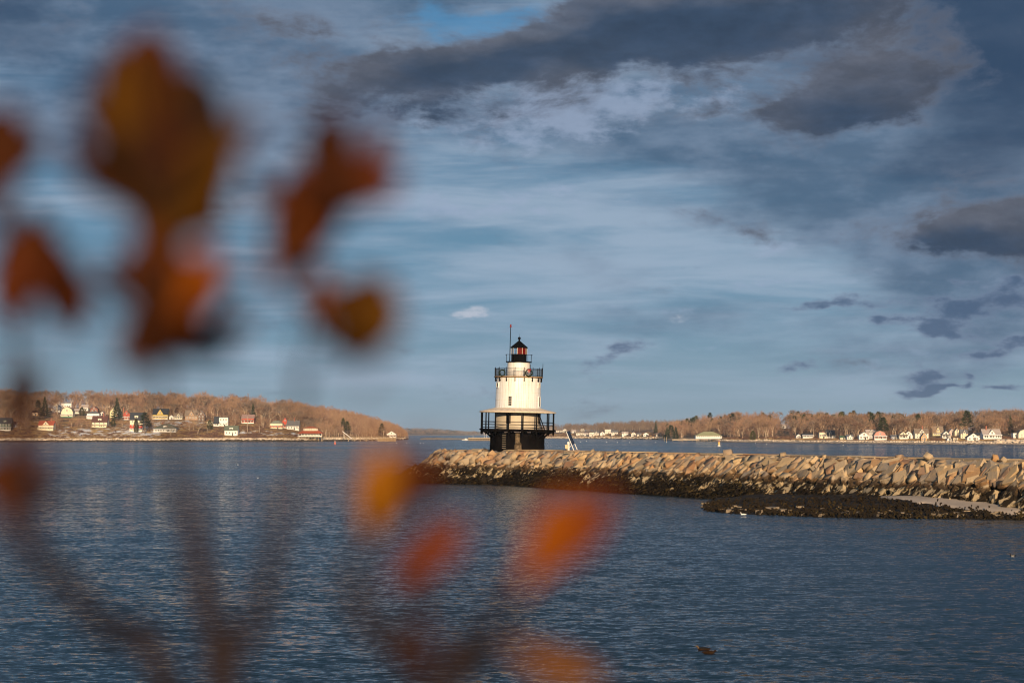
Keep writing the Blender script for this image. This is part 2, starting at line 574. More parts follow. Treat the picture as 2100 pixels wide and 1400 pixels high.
def land_mat(name, snow=None, dry=(0.46, 0.29, 0.14), scrub=(0.26, 0.17, 0.10), beach=(0.62, 0.50, 0.37), weed=(0.055, 0.042, 0.03), zw=1.15, zb=2.6):
    m, t, p = new_mat(name)
    pos = t.new('ShaderNodeNewGeometry').outputs['Position']
    s = t.sep(pos)
    n1 = t.noise(pos, 0.035, 5.0, 0.6)
    n2 = t.noise(pos, 0.16, 5.0, 0.65)
    n3 = t.noise(pos, 0.5, 3.0, 0.6)
    grass = t.mix(t.smooth(n1, 0.42, 0.58), scrub + (1,), dry + (1,))
    grass = t.mix(t.smooth(n2, 0.45, 0.7, 0, 0.6), grass, tuple(q * 0.55 for q in scrub) + (1,))
    z = t.math('ADD', s[2], t.math('MULTIPLY', t.math('SUBTRACT', n2, 0.5), 2.4))
    bc = t.mix(t.smooth(n3, 0.35, 0.65), tuple(q * 0.65 for q in beach) + (1,), beach + (1,))
    col = t.mix(t.smooth(z, zb - 0.25, zb + 0.25), bc, grass)
    wc = t.mix(t.smooth(n3, 0.4, 0.7), weed + (1,), tuple(q * 2.0 for q in weed) + (1,))
    col = t.mix(t.smooth(z, zw - 0.25, zw + 0.25), wc, col)
    if snow:
        acc = None
        for (x, y, d, rx, ry) in snow:
            mp = t.new('ShaderNodeMapping', vector_type='TEXTURE')
            t.put(mp.inputs['Vector'], t.xyz(s[0], s[1], 0.0))
            mp.inputs['Location'].default_value = ((x - CX) / F * d, d, 0)
            mp.inputs['Scale'].default_value = (rx, ry, 1)
            e = t.math('SUBTRACT', 1.0, t.vmath('DOT_PRODUCT', mp.outputs[0], mp.outputs[0]))
            acc = e if acc is None else t.math('MAXIMUM', acc, e)
        n4 = t.noise(pos, 0.09, 5.0, 0.65)
        f = t.smooth(t.math('ADD', acc, t.math('MULTIPLY', t.math('SUBTRACT', n4, 0.5), 4.5)), -0.05, 0.3)
        col = t.mix(t.math('MULTIPLY', f, t.smooth(z, 2.2, 3.0)), col, (0.93, 0.92, 0.91, 1))
    t.put(p.inputs['Base Color'], col)
    bp = t.new('ShaderNodeBump')
    bp.inputs['Distance'].default_value = 1.6
    bp.inputs['Strength'].default_value = 1.0
    t.put(bp.inputs['Height'], n3)
    t.l.new(bp.outputs[0], p.inputs['Normal'])
    p.inputs['Roughness'].default_value = 0.9
    p.inputs['Specular IOR Level'].default_value = 0.15
    return m


def build_land(key, name, mat, nx, nt):
    L = LANDS[key]
    xs = np.linspace(L['xmin'], L['xmax'], nx)
    ts = np.concatenate([np.linspace(-30, 70, nt // 2, endpoint=False), np.linspace(70, L['tmax'], nt - nt // 2)])
    XX, TT = np.meshgrid(xs, ts)
    D = coast(L, XX) + TT
    Z = land_z(L, XX, D)
    Z[-1, :] = -3.0
    V = np.stack([(XX - CX) / F * D, D, Z], -1).reshape(-1, 3)
    i = np.arange(nt - 1)[:, None] * nx + np.arange(nx - 1)[None, :]
    Fq = np.stack([i, i + 1, i + nx + 1, i + nx], -1).reshape(-1, 4)
    o = bpy.data.objects.new(name, np_mesh(name, V, Fq, mat, True))
    link(o)
    tag(o, kind='structure')
    return o


# snow lying on the lawns of the island: photo column, -, distance, radii in metres
SNOW = [(170, 0, 1925, 26, 26), (265, 0, 1920, 34, 30), (215, 0, 1884, 40, 14), (160, 0, 1895, 30, 12), (300, 0, 1960, 40, 20), (530, 0, 1955, 30, 16), (620, 0, 1960, 26, 12), (240, 0, 1870, 60, 6), (350, 0, 1990, 30, 20)]
MAT_LEFT = land_mat('island_ground', SNOW)
MAT_RIGHT = land_mat('mainland_ground', None, zw=0.25, zb=2.5, beach=(0.64, 0.50, 0.36))
MAT_MID = land_mat('far_shore_ground', None, dry=(0.34, 0.24, 0.17), scrub=(0.20, 0.14, 0.11), zw=0.6, zb=3.0)
MAT_FAR = land_mat('distant_ground', None, dry=(0.20, 0.16, 0.12), scrub=(0.12, 0.10, 0.09), zw=0.2, zb=2.2)
build_land('left', 'island_hill', MAT_LEFT, 260, 90)
build_land('right', 'mainland_hill', MAT_RIGHT, 260, 80)
build_land('middle', 'far_shore_hill', MAT_MID, 120, 60)
build_land('spit', 'sand_spit_terrain', MAT_FAR, 60, 30)
build_land('ridge', 'distant_ridge_hill', MAT_FAR, 90, 40)


def ground_at(key, x, y):
    """first land point seen at photo pixel x, y: (world point, distance)"""
    L = LANDS[key]
    c = float(coast(L, np.array(float(x))))
    d = c + np.linspace(4, L['tmax'] * 0.8, 900)
    z = land_z(L, np.full_like(d, float(x)), d)
    row = HZ - (z - CAM_Z) / d * F
    hit = np.nonzero(row <= y)[0]
    k = hit[0] if len(hit) else int(np.argmin(row))
    return Vector(((x - CX) / F * d[k], d[k], float(z[k]))), float(d[k])


# ------------------------------------------------------------------ trees
def twig_mat(name, c, rand=0.22):
    m, t, p = new_mat(name)
    r = t.new('ShaderNodeObjectInfo').outputs['Random']
    n = t.noise(t.new('ShaderNodeNewGeometry').outputs['Position'], 0.05, 3.0, 0.6)
    hv = t.new('ShaderNodeHueSaturation')
    hv.inputs['Color'].default_value = tuple(c) + (1,)
    t.put(hv.inputs['Value'], t.math('MULTIPLY', t.smooth(r, 0, 1, 1 - rand, 1 + rand, 'LINEAR'), t.smooth(n, 0.3, 0.7, 0.8, 1.2)))
    t.put(hv.inputs['Hue'], t.smooth(n, 0.3, 0.7, 0.49, 0.51))
    t.l.new(hv.outputs[0], p.inputs['Base Color'])
    p.inputs['Roughness'].default_value = 0.9
    p.inputs['Specular IOR Level'].default_value = 0.1
    return m


M_TWIG = twig_mat('bare_twigs', (0.275, 0.170, 0.112))
M_TWIG2 = twig_mat('bare_twigs_grey', (0.23, 0.165, 0.125))
M_BARK = paint('pale_bark', (0.50, 0.39, 0.28), 0.9, 0.25, 0.6, rand=0.25)
M_BARKD = paint('dark_bark', (0.26, 0.19, 0.14), 0.9, 0.25, 0.6, rand=0.2)
M_PINE = twig_mat('pine_needles', (0.052, 0.062, 0.028), 0.3)
M_PINEY = twig_mat('yellow_green_needles', (0.10, 0.095, 0.032), 0.25)  # yellow-green needle colour, paler than the other pines
M_CEDAR = twig_mat('cedar_needles', (0.09, 0.085, 0.03), 0.15)


def bare_tree_mesh(seed, h=16.0, spread=0.42, twigs=1500, lean=0.0, low=False):
    """(limbs mesh builder, twig triangles) of a leafless broadleaf tree"""
    rg = random.Random(seed)
    mb = MB()
    ends = []

    def grow(p, dv, ln, r, lvl):
        n = 2 if lvl < 3 else 1
        q = p.copy()
        dd = dv.copy()
        for i in range(n):
            dd = (dd + Vector((rg.uniform(-.16, .16), rg.uniform(-.16, .16), rg.uniform(-.02, .14)))).normalized()
            q2 = q + dd * ln / n
            r2 = r * (0.82 if n == 2 else 0.7)
            mb.bar(q, q2, r, r2, 5 if lvl < 2 else 3, cap=False)
            q, r = q2, r2
            if lvl >= 2:
                ends.append((q.copy(), dd.copy(), lvl))
        if lvl >= 4:
            ends.append((q.copy(), dd.copy(), lvl))
            return
        kids = rg.choice((2, 3, 3)) if lvl else rg.choice((3, 4))
        a0 = rg.uniform(0, 6.28)
        for i in range(kids):
            a = a0 + 6.283 * i / kids + rg.uniform(-.4, .4)
            tilt = rg.uniform(0.3, 0.75) if lvl else rg.uniform(0.25, 0.7)
            e1 = dd.cross(Vector((0.3, 0.2, 1))).normalized()
            e2 = dd.cross(e1)
            nd = (dd * math.cos(tilt) + (e1 * math.cos(a) + e2 * math.sin(a)) * math.sin(tilt) * spread / 0.42)
            nd.normalize()
            grow(q, nd, ln * rg.uniform(0.62, 0.82), r * rg.uniform(0.55, 0.75), lvl + 1)
    trunk = h * rg.uniform(0.2, 0.3)
    grow(Vector((0, 0, -0.6)), Vector((lean, 0, 1)).normalized(), trunk + 0.6, h * 0.023, 0)
    top = max(e[0].z for e in ends)
    k = h / top
    V, T = [], []
    for i in range(twigs):
        p, dd, lvl = rg.choice(ends)
        p = p * k if False else p
        d2 = (dd + Vector((rg.gauss(0, .6), rg.gauss(0, .6), rg.gauss(0.15, .5)))).normalized()
        ln = rg.uniform(0.05, 0.12) * h
        st = p + Vector((rg.gauss(0, .012), rg.gauss(0, .012), rg.gauss(0, .012))) * h
        sd = d2.cross(Vector((rg.uniform(-1, 1), rg.uniform(-1, 1), rg.uniform(-1, 1)))).normalized() * rg.uniform(0.0018, 0.0036) * h
        b = len(V)
        V += [st - sd, st + sd, st + d2 * ln]
        T.append((b, b + 1, b + 2))
    mb.v = [(a * k, b * k, c * k if c > 0 else c) for a, b, c in mb.v]
    V = [(v.x * k, v.y * k, v.z * k) for v in V]
    if low:
        zs = sorted(v[2] for v in V)
        zm = zs[len(zs) // 20]
        V = [(x, y, max(0.0, (z - zm) / (h - zm) * 0.96 + 0.04) * h) for x, y, z in V]
    return mb, V, T


def pine_mesh(seed, h=15.0, shape='pine', n=900):
    rg = random.Random(seed)
    V, T = [], []
    mb = MB()
    mb.tube([(0, 0, -0.6), (0.1, 0, h * 0.5), (0, 0.1, h * 0.95)], [h * 0.016, h * 0.011, h * 0.003], 5)
    tiers = 9
    for i in range(n):
        if shape == 'spruce':
            f = rg.random() ** 0.75
            z = h * (0.12 + 0.86 * (1 - f) if False else 0.1 + 0.9 * (1 - rg.random() ** 0.6))
            f = (z - 0.1 * h) / (0.9 * h)
            tier = 0.75 + 0.25 * math.cos(f * tiers * 6.28)
            r = h * 0.24 * (1 - f) ** 0.9 * tier * math.sqrt(rg.uniform(0.15, 1))
            drop = -0.25
        elif shape == 'cedar':
            z = h * rg.uniform(0.02, 1)
            f = z / h
            r = h * 0.17 * math.sin(math.pi * min(1, 0.25 + 0.75 * f)) ** 0.7 * math.sqrt(rg.uniform(0.3, 1))
            drop = 0.5
        else:
            k = int(rg.random() * tiers)
            f = (k + 0.5) / tiers
            z = h * (0.38 + 0.62 * f) + rg.gauss(0, 0.02) * h
            r = h * (0.22 * (1 - f * 0.75) + 0.03 * math.sin(k * 2.3)) * math.sqrt(rg.uniform(0.05, 1))
            drop = 0.15
        a = rg.uniform(0, 6.283)
        if shape == 'pine':
            a = (k * 1.9 + int(a * 0.8) * 1.25) + rg.gauss(0, 0.3)
        o = Vector((math.cos(a), math.sin(a), 0))
        c = o * r + Vector((0, 0, z))
        dv = (o + Vector((rg.gauss(0, .4), rg.gauss(0, .4), drop + rg.gauss(0, .3)))).normalized()
        sd = dv.cross(Vector((rg.uniform(-1, 1), rg.uniform(-1, 1), rg.uniform(-1, 1)))).normalized()
        ln, wd = h * rg.uniform(0.03, 0.06), h * rg.uniform(0.008, 0.018)
        b = len(V)
        V += [tuple(c - dv * ln - sd * wd * 0.5), tuple(c + sd * wd), tuple(c + dv * ln)]
        T.append((b, b + 1, b + 2))
    return mb, V, T


def tri_mesh(name, V, T, mat):
    return np_mesh(name, np.array(V), np.array(T), mat)


TREES = {}
for i, (h, sp, tw) in enumerate([(16, .42, 1250), (18, .5, 1450), (14, .40, 1150), (17, .36, 1200), (12, .46, 1050), (15, .55, 1200)]):
    mb, V, T = bare_tree_mesh(100 + i, h, sp, tw)
    TREES['bare%d' % i] = (mb.mesh('trunk', M_BARK if i in (0, 1, 3, 5) else M_BARKD), tri_mesh('crown', V, T, M_TWIG if i % 2 == 0 else M_TWIG2), h, (V, T, mb))
for i, (h, sh, n, mt) in enumerate([(15, 'pine', 900, M_PINE), (17, 'pine', 1000, M_PINEY), (14, 'spruce', 1300, M_PINE), (7, 'cedar', 1500, M_CEDAR)]):
    mb, V, T = pine_mesh(200 + i, h, sh, n)
    TREES['ever%d' % i] = (mb.mesh('trunk', M_BARKD), tri_mesh('crown', V, T, mt), h, (V, T, mb))


def tree(kind, loc, h, rz, name, label, cat, group, wide=1.0):
    tm, cm, h0, _ = TREES[kind]
    r = empty(name, loc, rz)
    k = h / h0
    r.scale = (k * wide, k * wide, k)
    tag(r, label, cat, group)
    link(bpy.data.objects.new('trunk', tm), r)
    link(bpy.data.objects.new('crown', cm), r)
    return r


# photo boxes of houses etc. that no tree may stand in front of: x0, x1, y0, y1, distance
KEEP = []


def blocked(p, h, w):
    x0 = CX + F * (p.x - w) / p.y
    x1 = CX + F * (p.x + w) / p.y
    yb = HZ - (p.z - CAM_Z) / p.y * F
    yt = yb - h / p.y * F
    for (a, b, c, d, dist) in KEEP:
        if x1 > a and x0 < b and yb > c and yt < d - 2 and p.y < dist + 6:
            return True
        if abs(p.y - dist) < 9 and x1 > a and x0 < b and abs(yb - d) < 8:
            return True
    return False

# ------------------------------------------------------------------ houses
WALLS = {}


def wallm(c):
    k = tuple(round(q, 3) for q in c)
    if k not in WALLS:
        WALLS[k] = paint('clapboard_%d' % len(WALLS), c, 0.7, 0.10, 0.5, dirt=tuple(q * 0.55 for q in c), dirt_a=0.35)
    return WALLS[k]


WHITE, CREAM, PALE_Y, YELLOW, RED, ROSE, TAN, BROWN, GREYW, ORANGE, DGREEN, DKGREY = (0.86, 0.84, 0.80), (0.78, 0.70, 0.52), (0.70, 0.62, 0.36), (0.66, 0.50, 0.16), (0.38, 0.075, 0.05), (0.55, 0.26, 0.22), (0.40, 0.27, 0.18), (0.16, 0.10, 0.07), (0.52, 0.52, 0.52), (0.62, 0.36, 0.16), (0.06, 0.10, 0.07), (0.10, 0.10, 0.12)
R_SLATE, R_GREY, R_BROWN, R_RED, R_GREEN, R_TAN, R_LIGHT = (0.045, 0.05, 0.06), (0.17, 0.17, 0.175), (0.13, 0.06, 0.045), (0.42, 0.10, 0.05), (0.20, 0.22, 0.11), (0.26, 0.20, 0.15), (0.45, 0.38, 0.34)
M_GLASS = paint('window_glass', (0.02, 0.025, 0.03), 0.12, 0.2, 1.0, spec=0.6)
M_TRIM = paint('white_trim', (0.80, 0.78, 0.74), 0.6, 0.06, 1.0)
M_BRICK = paint('chimney_brick', (0.36, 0.14, 0.09), 0.9, 0.2, 2.0)
M_VOID = paint('dark_opening_panel', (0.06, 0.05, 0.045), 0.9, 0.2, 1.0)  # plain dark panel set into doors and openings


def window_mesh(trim):
    mb = MB()
    mb.box((0, 0, 0), (1.3, 0.10, 1.7), 0)
    for sx in (-1, 1):
        for sz in (-1, 1):
            mb.box((0.28 * sx, -0.062, 0.37 * sz), (0.46, 0.03, 0.62), 1)
    return mb.mesh('window', [trim, M_GLASS])


WIN = window_mesh(M_TRIM)


def roof_prism(mb, x0, x1, y0, y1, z, rise, axis, ov=0.5, th=0.25):
    """gable roof slabs; axis 'x': ridge runs left-right, 'y': gable faces the sea"""
    if axis == 'x':
        ym = (y0 + y1) / 2
        for ya, yb in ((y0 - ov, ym), (y1 + ov, ym)):
            za = z - rise * ov / ((y1 - y0) / 2)
            P = [(x0 - ov, ya, za), (x1 + ov, ya, za), (x1 + ov, yb, z + rise), (x0 - ov, yb, z + rise)]
            Q = [(a, b, c + th) for a, b, c in P]
            mb.face(Q)
            mb.face(P[::-1])
            for i in range(4):
                j = (i + 1) % 4
                mb.face([P[i], P[j], Q[j], Q[i]])
    else:
        xm = (x0 + x1) / 2
        for xa, xb in ((x0 - ov, xm), (x1 + ov, xm)):
            za = z - rise * ov / ((x1 - x0) / 2)
            P = [(xa, y0 - ov, za), (xb, y0 - ov, z + rise), (xb, y1 + ov, z + rise), (xa, y1 + ov, za)]
            Q = [(a, b, c + th) for a, b, c in P]
            mb.face(Q)
            mb.face(P[::-1])
            for i in range(4):
                j = (i + 1) % 4
                mb.face([P[i], P[j], Q[j], Q[i]])


def house(key, x0, x1, ytop, ybase, name, label, wall, roof, style='front', porch=0, wins=(2, 1), chimney=None, dormer=0, band=None, skirt=None, depth=None, cat='house', rz=0.0, porch_c=None, roofk=0.42):
    """one house; x0, x1, ytop, ybase its box in the photo. style: front / side gable, hip, gambrel, flat, cross"""
    xc = (x0 + x1) / 2
    p, d = ground_at(key, xc, ybase)
    w = (x1 - x0) / F * d
    H = (ybase - ytop) / F * d
    root = empty(name, (p.x, p.y + 1.0, p.z), rz)
    tag(root, label, cat, {'left': 'houses on the island shore', 'right': 'houses along the mainland shore', 'middle': 'houses in the row on the far shore'}.get(key))
    KEEP.append((x0 - 1, x1 + 1, ytop, ybase + 1, p.y))
    ov = min(0.5, w * 0.05)
    w = w - 2 * ov
    pd = 2.2 if porch else 0.0
    dp = depth or max(6.0, w * 0.8)
    wm = wallm(wall)
    rm = wallm(roof)
    rise = {'front': H * roofk, 'side': H * roofk, 'hip': H * roofk, 'gambrel': H * 0.5, 'flat': 0.35, 'cross': H * roofk}[style]
    wz = H - rise
    hx = w / 2
    y0, y1 = pd, pd + dp
    b = MB()
    b.box((0, (y0 + y1) / 2, wz / 2 - 1.5), (w, dp, wz + 3.0))
    if style in ('front', 'cross'):
        for yy in ((y0, y1) if style == 'front' else ()):
            b.face([(-hx, yy, wz), (hx, yy, wz), (0, yy, wz + rise - 0.05)][::1 if yy == y0 else -1])
    if style in ('side', 'cross'):
        ym = (y0 + y1) / 2
        for xx in (-hx, hx):
            b.face([(xx, y0, wz), (xx, y1, wz), (xx, ym, wz + rise - 0.05)][::1 if xx > 0 else -1])
    if style == 'cross':
        b.face([(-hx * 0.45, y0 - 0.3, wz), (hx * 0.45, y0 - 0.3, wz), (0, y0 - 0.3, wz + rise * 0.92)])
        b.box((0, y0 - 0.15, wz / 2), (hx * 0.9, 0.3, wz))
    if style == 'gambrel':
        for yy in (y0, y1):
            b.face([(-hx, yy, wz), (hx, yy, wz), (hx * 0.72, yy, wz + rise * 0.62), (0, yy, wz + rise - 0.05), (-hx * 0.72, yy, wz + rise * 0.62)][::1 if yy == y0 else -1])
    wo = b.build('wall', wm, root)
    if band:
        bb = MB()
        bb.box((0, y0 - 0.05, wz * 0.42), (w + 0.1, 0.1, wz * 0.3))
        bb.build('band', wallm(band), wo)
    if skirt:
        bb = MB()
        bb.box((0, y0 - pd - 0.06, wz * 0.08 - 0.6), (w + 0.1, 0.1, wz * 0.2 + 1.2))
        bb.build('skirting', wallm(skirt), wo)
    r = MB()
    if style == 'front':
        roof_prism(r, -hx, hx, y0, y1, wz, rise, 'y', ov)
    elif style == 'side':
        roof_prism(r, -hx, hx, y0, y1, wz, rise, 'x', ov)
    elif style == 'cross':
        roof_prism(r, -hx, hx, y0, y1, wz, rise, 'x', ov)
        roof_prism(r, -hx * 0.45, hx * 0.45, y0 - 0.3, (y0 + y1) / 2, wz, rise * 0.93, 'y', ov)
    elif style == 'gambrel':
        pr = [(-hx - ov, wz - 0.3), (-hx * 0.74, wz + rise * 0.64), (0, wz + rise), (hx * 0.74, wz + rise * 0.64), (hx + ov, wz - 0.3)]
        for i in range(4):
            (xa, za), (xb, zb) = pr[i], pr[i + 1]
            P = [(xa, y0 - ov, za), (xb, y0 - ov, zb), (xb, y1 + ov, zb), (xa, y1 + ov, za)]
            Q = [(a, q, c + 0.25) for a, q, c in P]
            r.face(Q)
            r.face(P[::-1])
            for k in range(4):
                j = (k + 1) % 4
                r.face([P[k], P[j], Q[j], Q[k]])
    elif style == 'hip':
        rx = max(0.2, hx - dp * 0.42) if hx > dp * 0.5 else 0.3
        ym = (y0 + y1) / 2
        E = [(-hx - ov, y0 - ov, wz), (hx + ov, y0 - ov, wz), (hx + ov, y1 + ov, wz), (-hx - ov, y1 + ov, wz)]
        A, B = (-rx, ym, wz + rise), (rx, ym, wz + rise)
        for fc in ([E[0], E[1], B, A], [E[1], E[2], B], [E[2], E[3], A, B], [E[3], E[0], A], E[::-1]):
            r.face(fc)
    else:
        r.box((0, (y0 + y1) / 2, wz + rise / 2), (w + 2 * ov, dp + 2 * ov, rise))
    ro = r.build('roof', rm, root)
    if chimney is not None:
        c = MB()
        cz = wz + rise * (0.55 if style != 'flat' else 0.5)
        c.box((hx * chimney, (y0 + y1) / 2 - 0.6, cz + rise * 0.4), (0.9, 0.9, rise * 1.1 + 0.8))
        c.box((hx * chimney, (y0 + y1) / 2 - 0.6, cz + rise * 0.95 + 0.45), (1.1, 1.1, 0.25))
        c.build('chimney', M_BRICK, ro)
    if dormer:
        for k in range(dormer):
            cx = (k + 0.5) / dormer * w * 0.7 - w * 0.35
            dm = MB()
            dw, dh = min(3.4, w * 0.3), rise * 0.55
            yy = y0 + dp * 0.12
            dm.box((cx, yy + 1.2, wz + dh * 0.55), (dw, 2.6, dh))
            do = dm.build('dormer', wm, ro)
            dr = MB()
            dr.box((cx, yy + 1.15, wz + dh * 1.1), (dw + 0.5, 3.0, 0.2))
            dr.build('dormer_roof', rm, do)
            wn = bpy.data.objects.new('window', WIN)
            link(wn, do)
            wn.location = (cx, yy - 0.13, wz + dh * 0.55)
            wn.scale = (dw * 0.6 / 1.3, 1, dh * 0.6 / 1.7)
    # windows, floor by floor
    nx, nf = wins
    pz = min(2.7, wz * 0.9)
    for f in range(nf):
        fh = wz / nf
        for k in range(nx):
            wn = bpy.data.objects.new('window', WIN)
            link(wn, root)
            wn.location = ((k + 0.5) / nx * w * 0.9 - w * 0.45, y0 - 0.06 - (0.31 if style == 'cross' and abs((k + 0.5) / nx - .5) < 0.23 else 0), fh * (f + 0.52))
            s = min(1.0, fh / 2.6, w / nx / 1.9)
            wn.scale = (s, 1, s)
    if style in ('front', 'gambrel', 'cross') and rise > 2.0:
        wn = bpy.data.objects.new('window', WIN)
        link(wn, root)
        wn.location = (0, y0 - (0.36 if style == 'cross' else 0.06), wz + rise * 0.32)
    if porch:
        pc = wallm(porch_c) if porch_c else M_TRIM
        fl = MB()
        fl.box((0, pd / 2, 0.0), (w + 0.4, pd, 0.3))
        fl.build('porch_floor', pc, root)
        pr_ = MB()
        P = [(-hx - 0.5, -0.4, pz), (hx + 0.5, -0.4, pz), (hx + 0.5, pd, pz + 0.5), (-hx - 0.5, pd, pz + 0.5)]
        Q = [(a, q, c + 0.3) for a, q, c in P]
        pr_.face(Q)
        pr_.face(P[::-1])
        for k in range(4):
            j = (k + 1) % 4
            pr_.face([P[k], P[j], Q[j], Q[k]])
        pr_.build('porch_roof', rm if porch == 1 else pc, root)
        npst = max(3, int(w / 3.0))
        pm = MB()
        pm.box((0, 0, pz / 2), (0.28, 0.28, pz))
        pme = pm.mesh('porch_post', pc)
        for k in range(npst + 1):
            q = bpy.data.objects.new('porch_post', pme)
            link(q, root)
            q.location = (-hx + w * k / npst, 0.1, 0.0)
        rl = MB()
        rl.box((0, 0.06, 0.55), (w, 0.09, 0.85))
        rl.build('porch_rail', pc, root)
    door = MB()
    door.box((w * 0.12, y0 - 0.05, 1.05), (1.1, 0.12, 2.1))
    door.build('door', M_VOID, root)
    return root


H = house
L_ = 'left'
H(L_, -6, 22, 857, 883, 'porch_house', 'dark green house with two-level white railed porch at the left edge', DGREEN, R_SLATE, 'side', 2, (4, 2), dormer=1)
H(L_, 14, 33, 864, 876, 'cottage', 'small cottage with dark red roof just right of the green house', WHITE, R_BROWN, 'side', 0, (3, 1), chimney=-0.4)
H(L_, 76, 109, 863, 883, 'beach_house', 'cream beach house with rounded centre gable and orange-red roof', CREAM, R_RED, 'cross', 2, (5, 1), chimney=0.6, porch_c=CREAM)
H(L_, 106, 123, 828, 845, 'cottage', 'small white gabled cottage with dark porch, left of the big gambrel house', WHITE, R_GREY, 'front', 1, (2, 1))
H(L_, 124, 147, 826, 839, 'house', 'white flat-roofed house rising behind the cream gambrel house', WHITE, R_GREY, 'flat', 0, (4, 1))
H(L_, 123, 149, 834, 856, 'gambrel_house', 'cream gambrel house with green skirting high on the island slope', CREAM, R_TAN, 'gambrel', 2, (3, 1), skirt=(0.05, 0.22, 0.14))
H(L_, 165, 181, 830, 842, 'house', 'pale long-roofed house half hidden behind a dark bush', WHITE, R_LIGHT, 'side', 0, (3, 1))
H(L_, 184, 201, 833, 846, 'house', 'brown and red timber gable house among trees on the island', (0.25, 0.11, 0.08), R_BROWN, 'front', 0, (2, 1))
H(L_, 176, 203, 843, 859, 'house', 'low white house with grey roof just above the brown-roofed one', WHITE, R_GREY, 'hip', 2, (4, 1), roofk=0.3)
H(L_, 186, 219, 853, 877, 'porch_house', 'large cream house with dark red-brown roof and three-bay porch', CREAM, R_BROWN, 'side', 2, (3, 2), chimney=0.45, dormer=1, porch_c=CREAM, roofk=0.5)
H(L_, 224, 240, 836, 856, 'house', 'pale yellow gable-front house beside the dark spruce', PALE_Y, R_TAN, 'front', 0, (2, 2))
H(L_, 238, 248, 844, 857, 'annexe', 'white annexe with red base right of the pale yellow gable house', WHITE, R_GREY, 'flat', 0, (3, 2), band=RED, cat='house')
H(L_, 250, 267, 841, 861, 'house', 'red gable house with white trim and tall chimney', RED, R_TAN, 'front', 2, (2, 1), chimney=-0.9)
H(L_, 264, 292, 846, 885, 'tall_house', 'tall house with slate roof, red middle storey and cream base', CREAM, R_SLATE, 'side', 2, (3, 3), dormer=1, band=(0.46, 0.07, 0.04), roofk=0.36)
H(L_, 311, 344, 838, 860, 'yellow_house', 'yellow house with black roof, centre gable and long white porch', YELLOW, R_SLATE, 'cross', 2, (5, 1), roofk=0.52)
H(L_, 356, 374, 847, 860, 'cottage', 'small pale yellow cottage with white railing right of the yellow house', PALE_Y, R_TAN, 'cross', 2, (3, 1))
H(L_, 378, 407, 841, 861, 'shingle_house', 'tan shingled house with broad roof and small front gable', TAN, R_TAN, 'cross', 0, (4, 1), roofk=0.55)
H(L_, 404, 420, 842, 864, 'house', 'dark brown gable house with white edged roof right of the shingled one', BROWN, R_LIGHT, 'front', 0, (2, 2))
H(L_, 313, 361, 869, 886, 'long_house', 'long low white house with grey-green roof and clerestory near the shore', WHITE, (0.15, 0.17, 0.13), 'hip', 2, (8, 1), dormer=1, roofk=0.55, chimney=-0.3)
H(L_, 437, 449, 854, 874, 'house', 'white house with steep dark slate roof, left of the boxy white house', WHITE, R_SLATE, 'side', 1, (2, 1), roofk=0.6)
H(L_, 448, 468, 855, 874, 'boxy_house', 'boxy white two-storey house above the boathouse', WHITE, R_SLATE, 'flat', 0, (3, 2))
H(L_, 459, 488, 873, 893, 'boathouse', 'white boathouse with green-grey roof and long dormer by the water', WHITE, (0.15, 0.17, 0.12), 'side', 0, (4, 1), dormer=1, roofk=0.45)
H(L_, 494, 521, 850, 868, 'red_barn', 'red barn-like house with pinkish roof and porch among bare trees', (0.45, 0.10, 0.06), (0.34, 0.22, 0.19), 'side', 1, (3, 1), roofk=0.4)
H(L_, 553, 580, 862, 879, 'house', 'cream and red house with grey-green roof left of the red gable', CREAM, (0.27, 0.28, 0.22), 'hip', 0, (4, 1), band=(0.45, 0.11, 0.06), roofk=0.35)
H(L_, 577, 591, 856, 878, 'house', 'narrow house with bright red gable above the shore trees', (0.55, 0.09, 0.05), R_GREY, 'front', 1, (2, 1))
H(L_, 587, 614, 862, 881, 'grey_house', 'grey-roofed white house behind pale bare trees left of the pavilion', WHITE, R_GREY, 'side', 0, (4, 1), chimney=0.2, roofk=0.55)
H(L_, 792, 813, 884, 898, 'house', 'white gable house at the island tip behind the pier', WHITE, R_LIGHT, 'front', 1, (3, 1))
H(L_, 64, 78, 841, 852, 'cabin', 'small orange-brown cabin under the dark pines far left', ORANGE, R_BROWN, 'side', 0, (3, 1))
H(L_, 150, 163, 838, 848, 'cottage', 'low pale cottage right beside the cream gambrel house', CREAM, R_LIGHT, 'side', 1, (3, 1))
H(L_, 423, 436, 861, 872, 'garage', 'small cream garage left of the white slate-roofed house', CREAM, R_TAN, 'front', 0, (1, 1), cat='garage')
H(L_, 346, 356, 851, 860, 'cottage', 'tiny white cottage between the two yellow houses', WHITE, R_LIGHT, 'front', 0, (1, 1))
H(L_, 205, 214, 843, 852, 'cottage', 'tiny white cottage behind the low grey-roofed house', WHITE, R_GREY, 'front', 0, (1, 1))
R_ = 'right'
H(R_, 1599, 1613, 868, 876, 'house', 'white house alone high among the trees above the beach', WHITE, R_LIGHT, 'side', 0, (3, 1))
H(R_, 1633, 1643, 890, 898, 'cottage', 'small white gabled cottage left of the dark pine', WHITE, R_GREY, 'front', 0, (2, 1))
H(R_, 1646, 1669, 889, 898, 'house', 'dark grey house with white framed windows under bare trees', DKGREY, R_SLATE, 'side', 2, (4, 1))
H(R_, 1680, 1696, 886, 899, 'house', 'cream flat-fronted house left of the grey and white gable', CREAM, R_LIGHT, 'flat', 0, (3, 1), chimney=0.1)
H(R_, 1695, 1714, 882, 898, 'house', 'grey house with tall white front gable and dark porch', GREYW, R_SLATE, 'cross', 1, (3, 1), roofk=0.55)
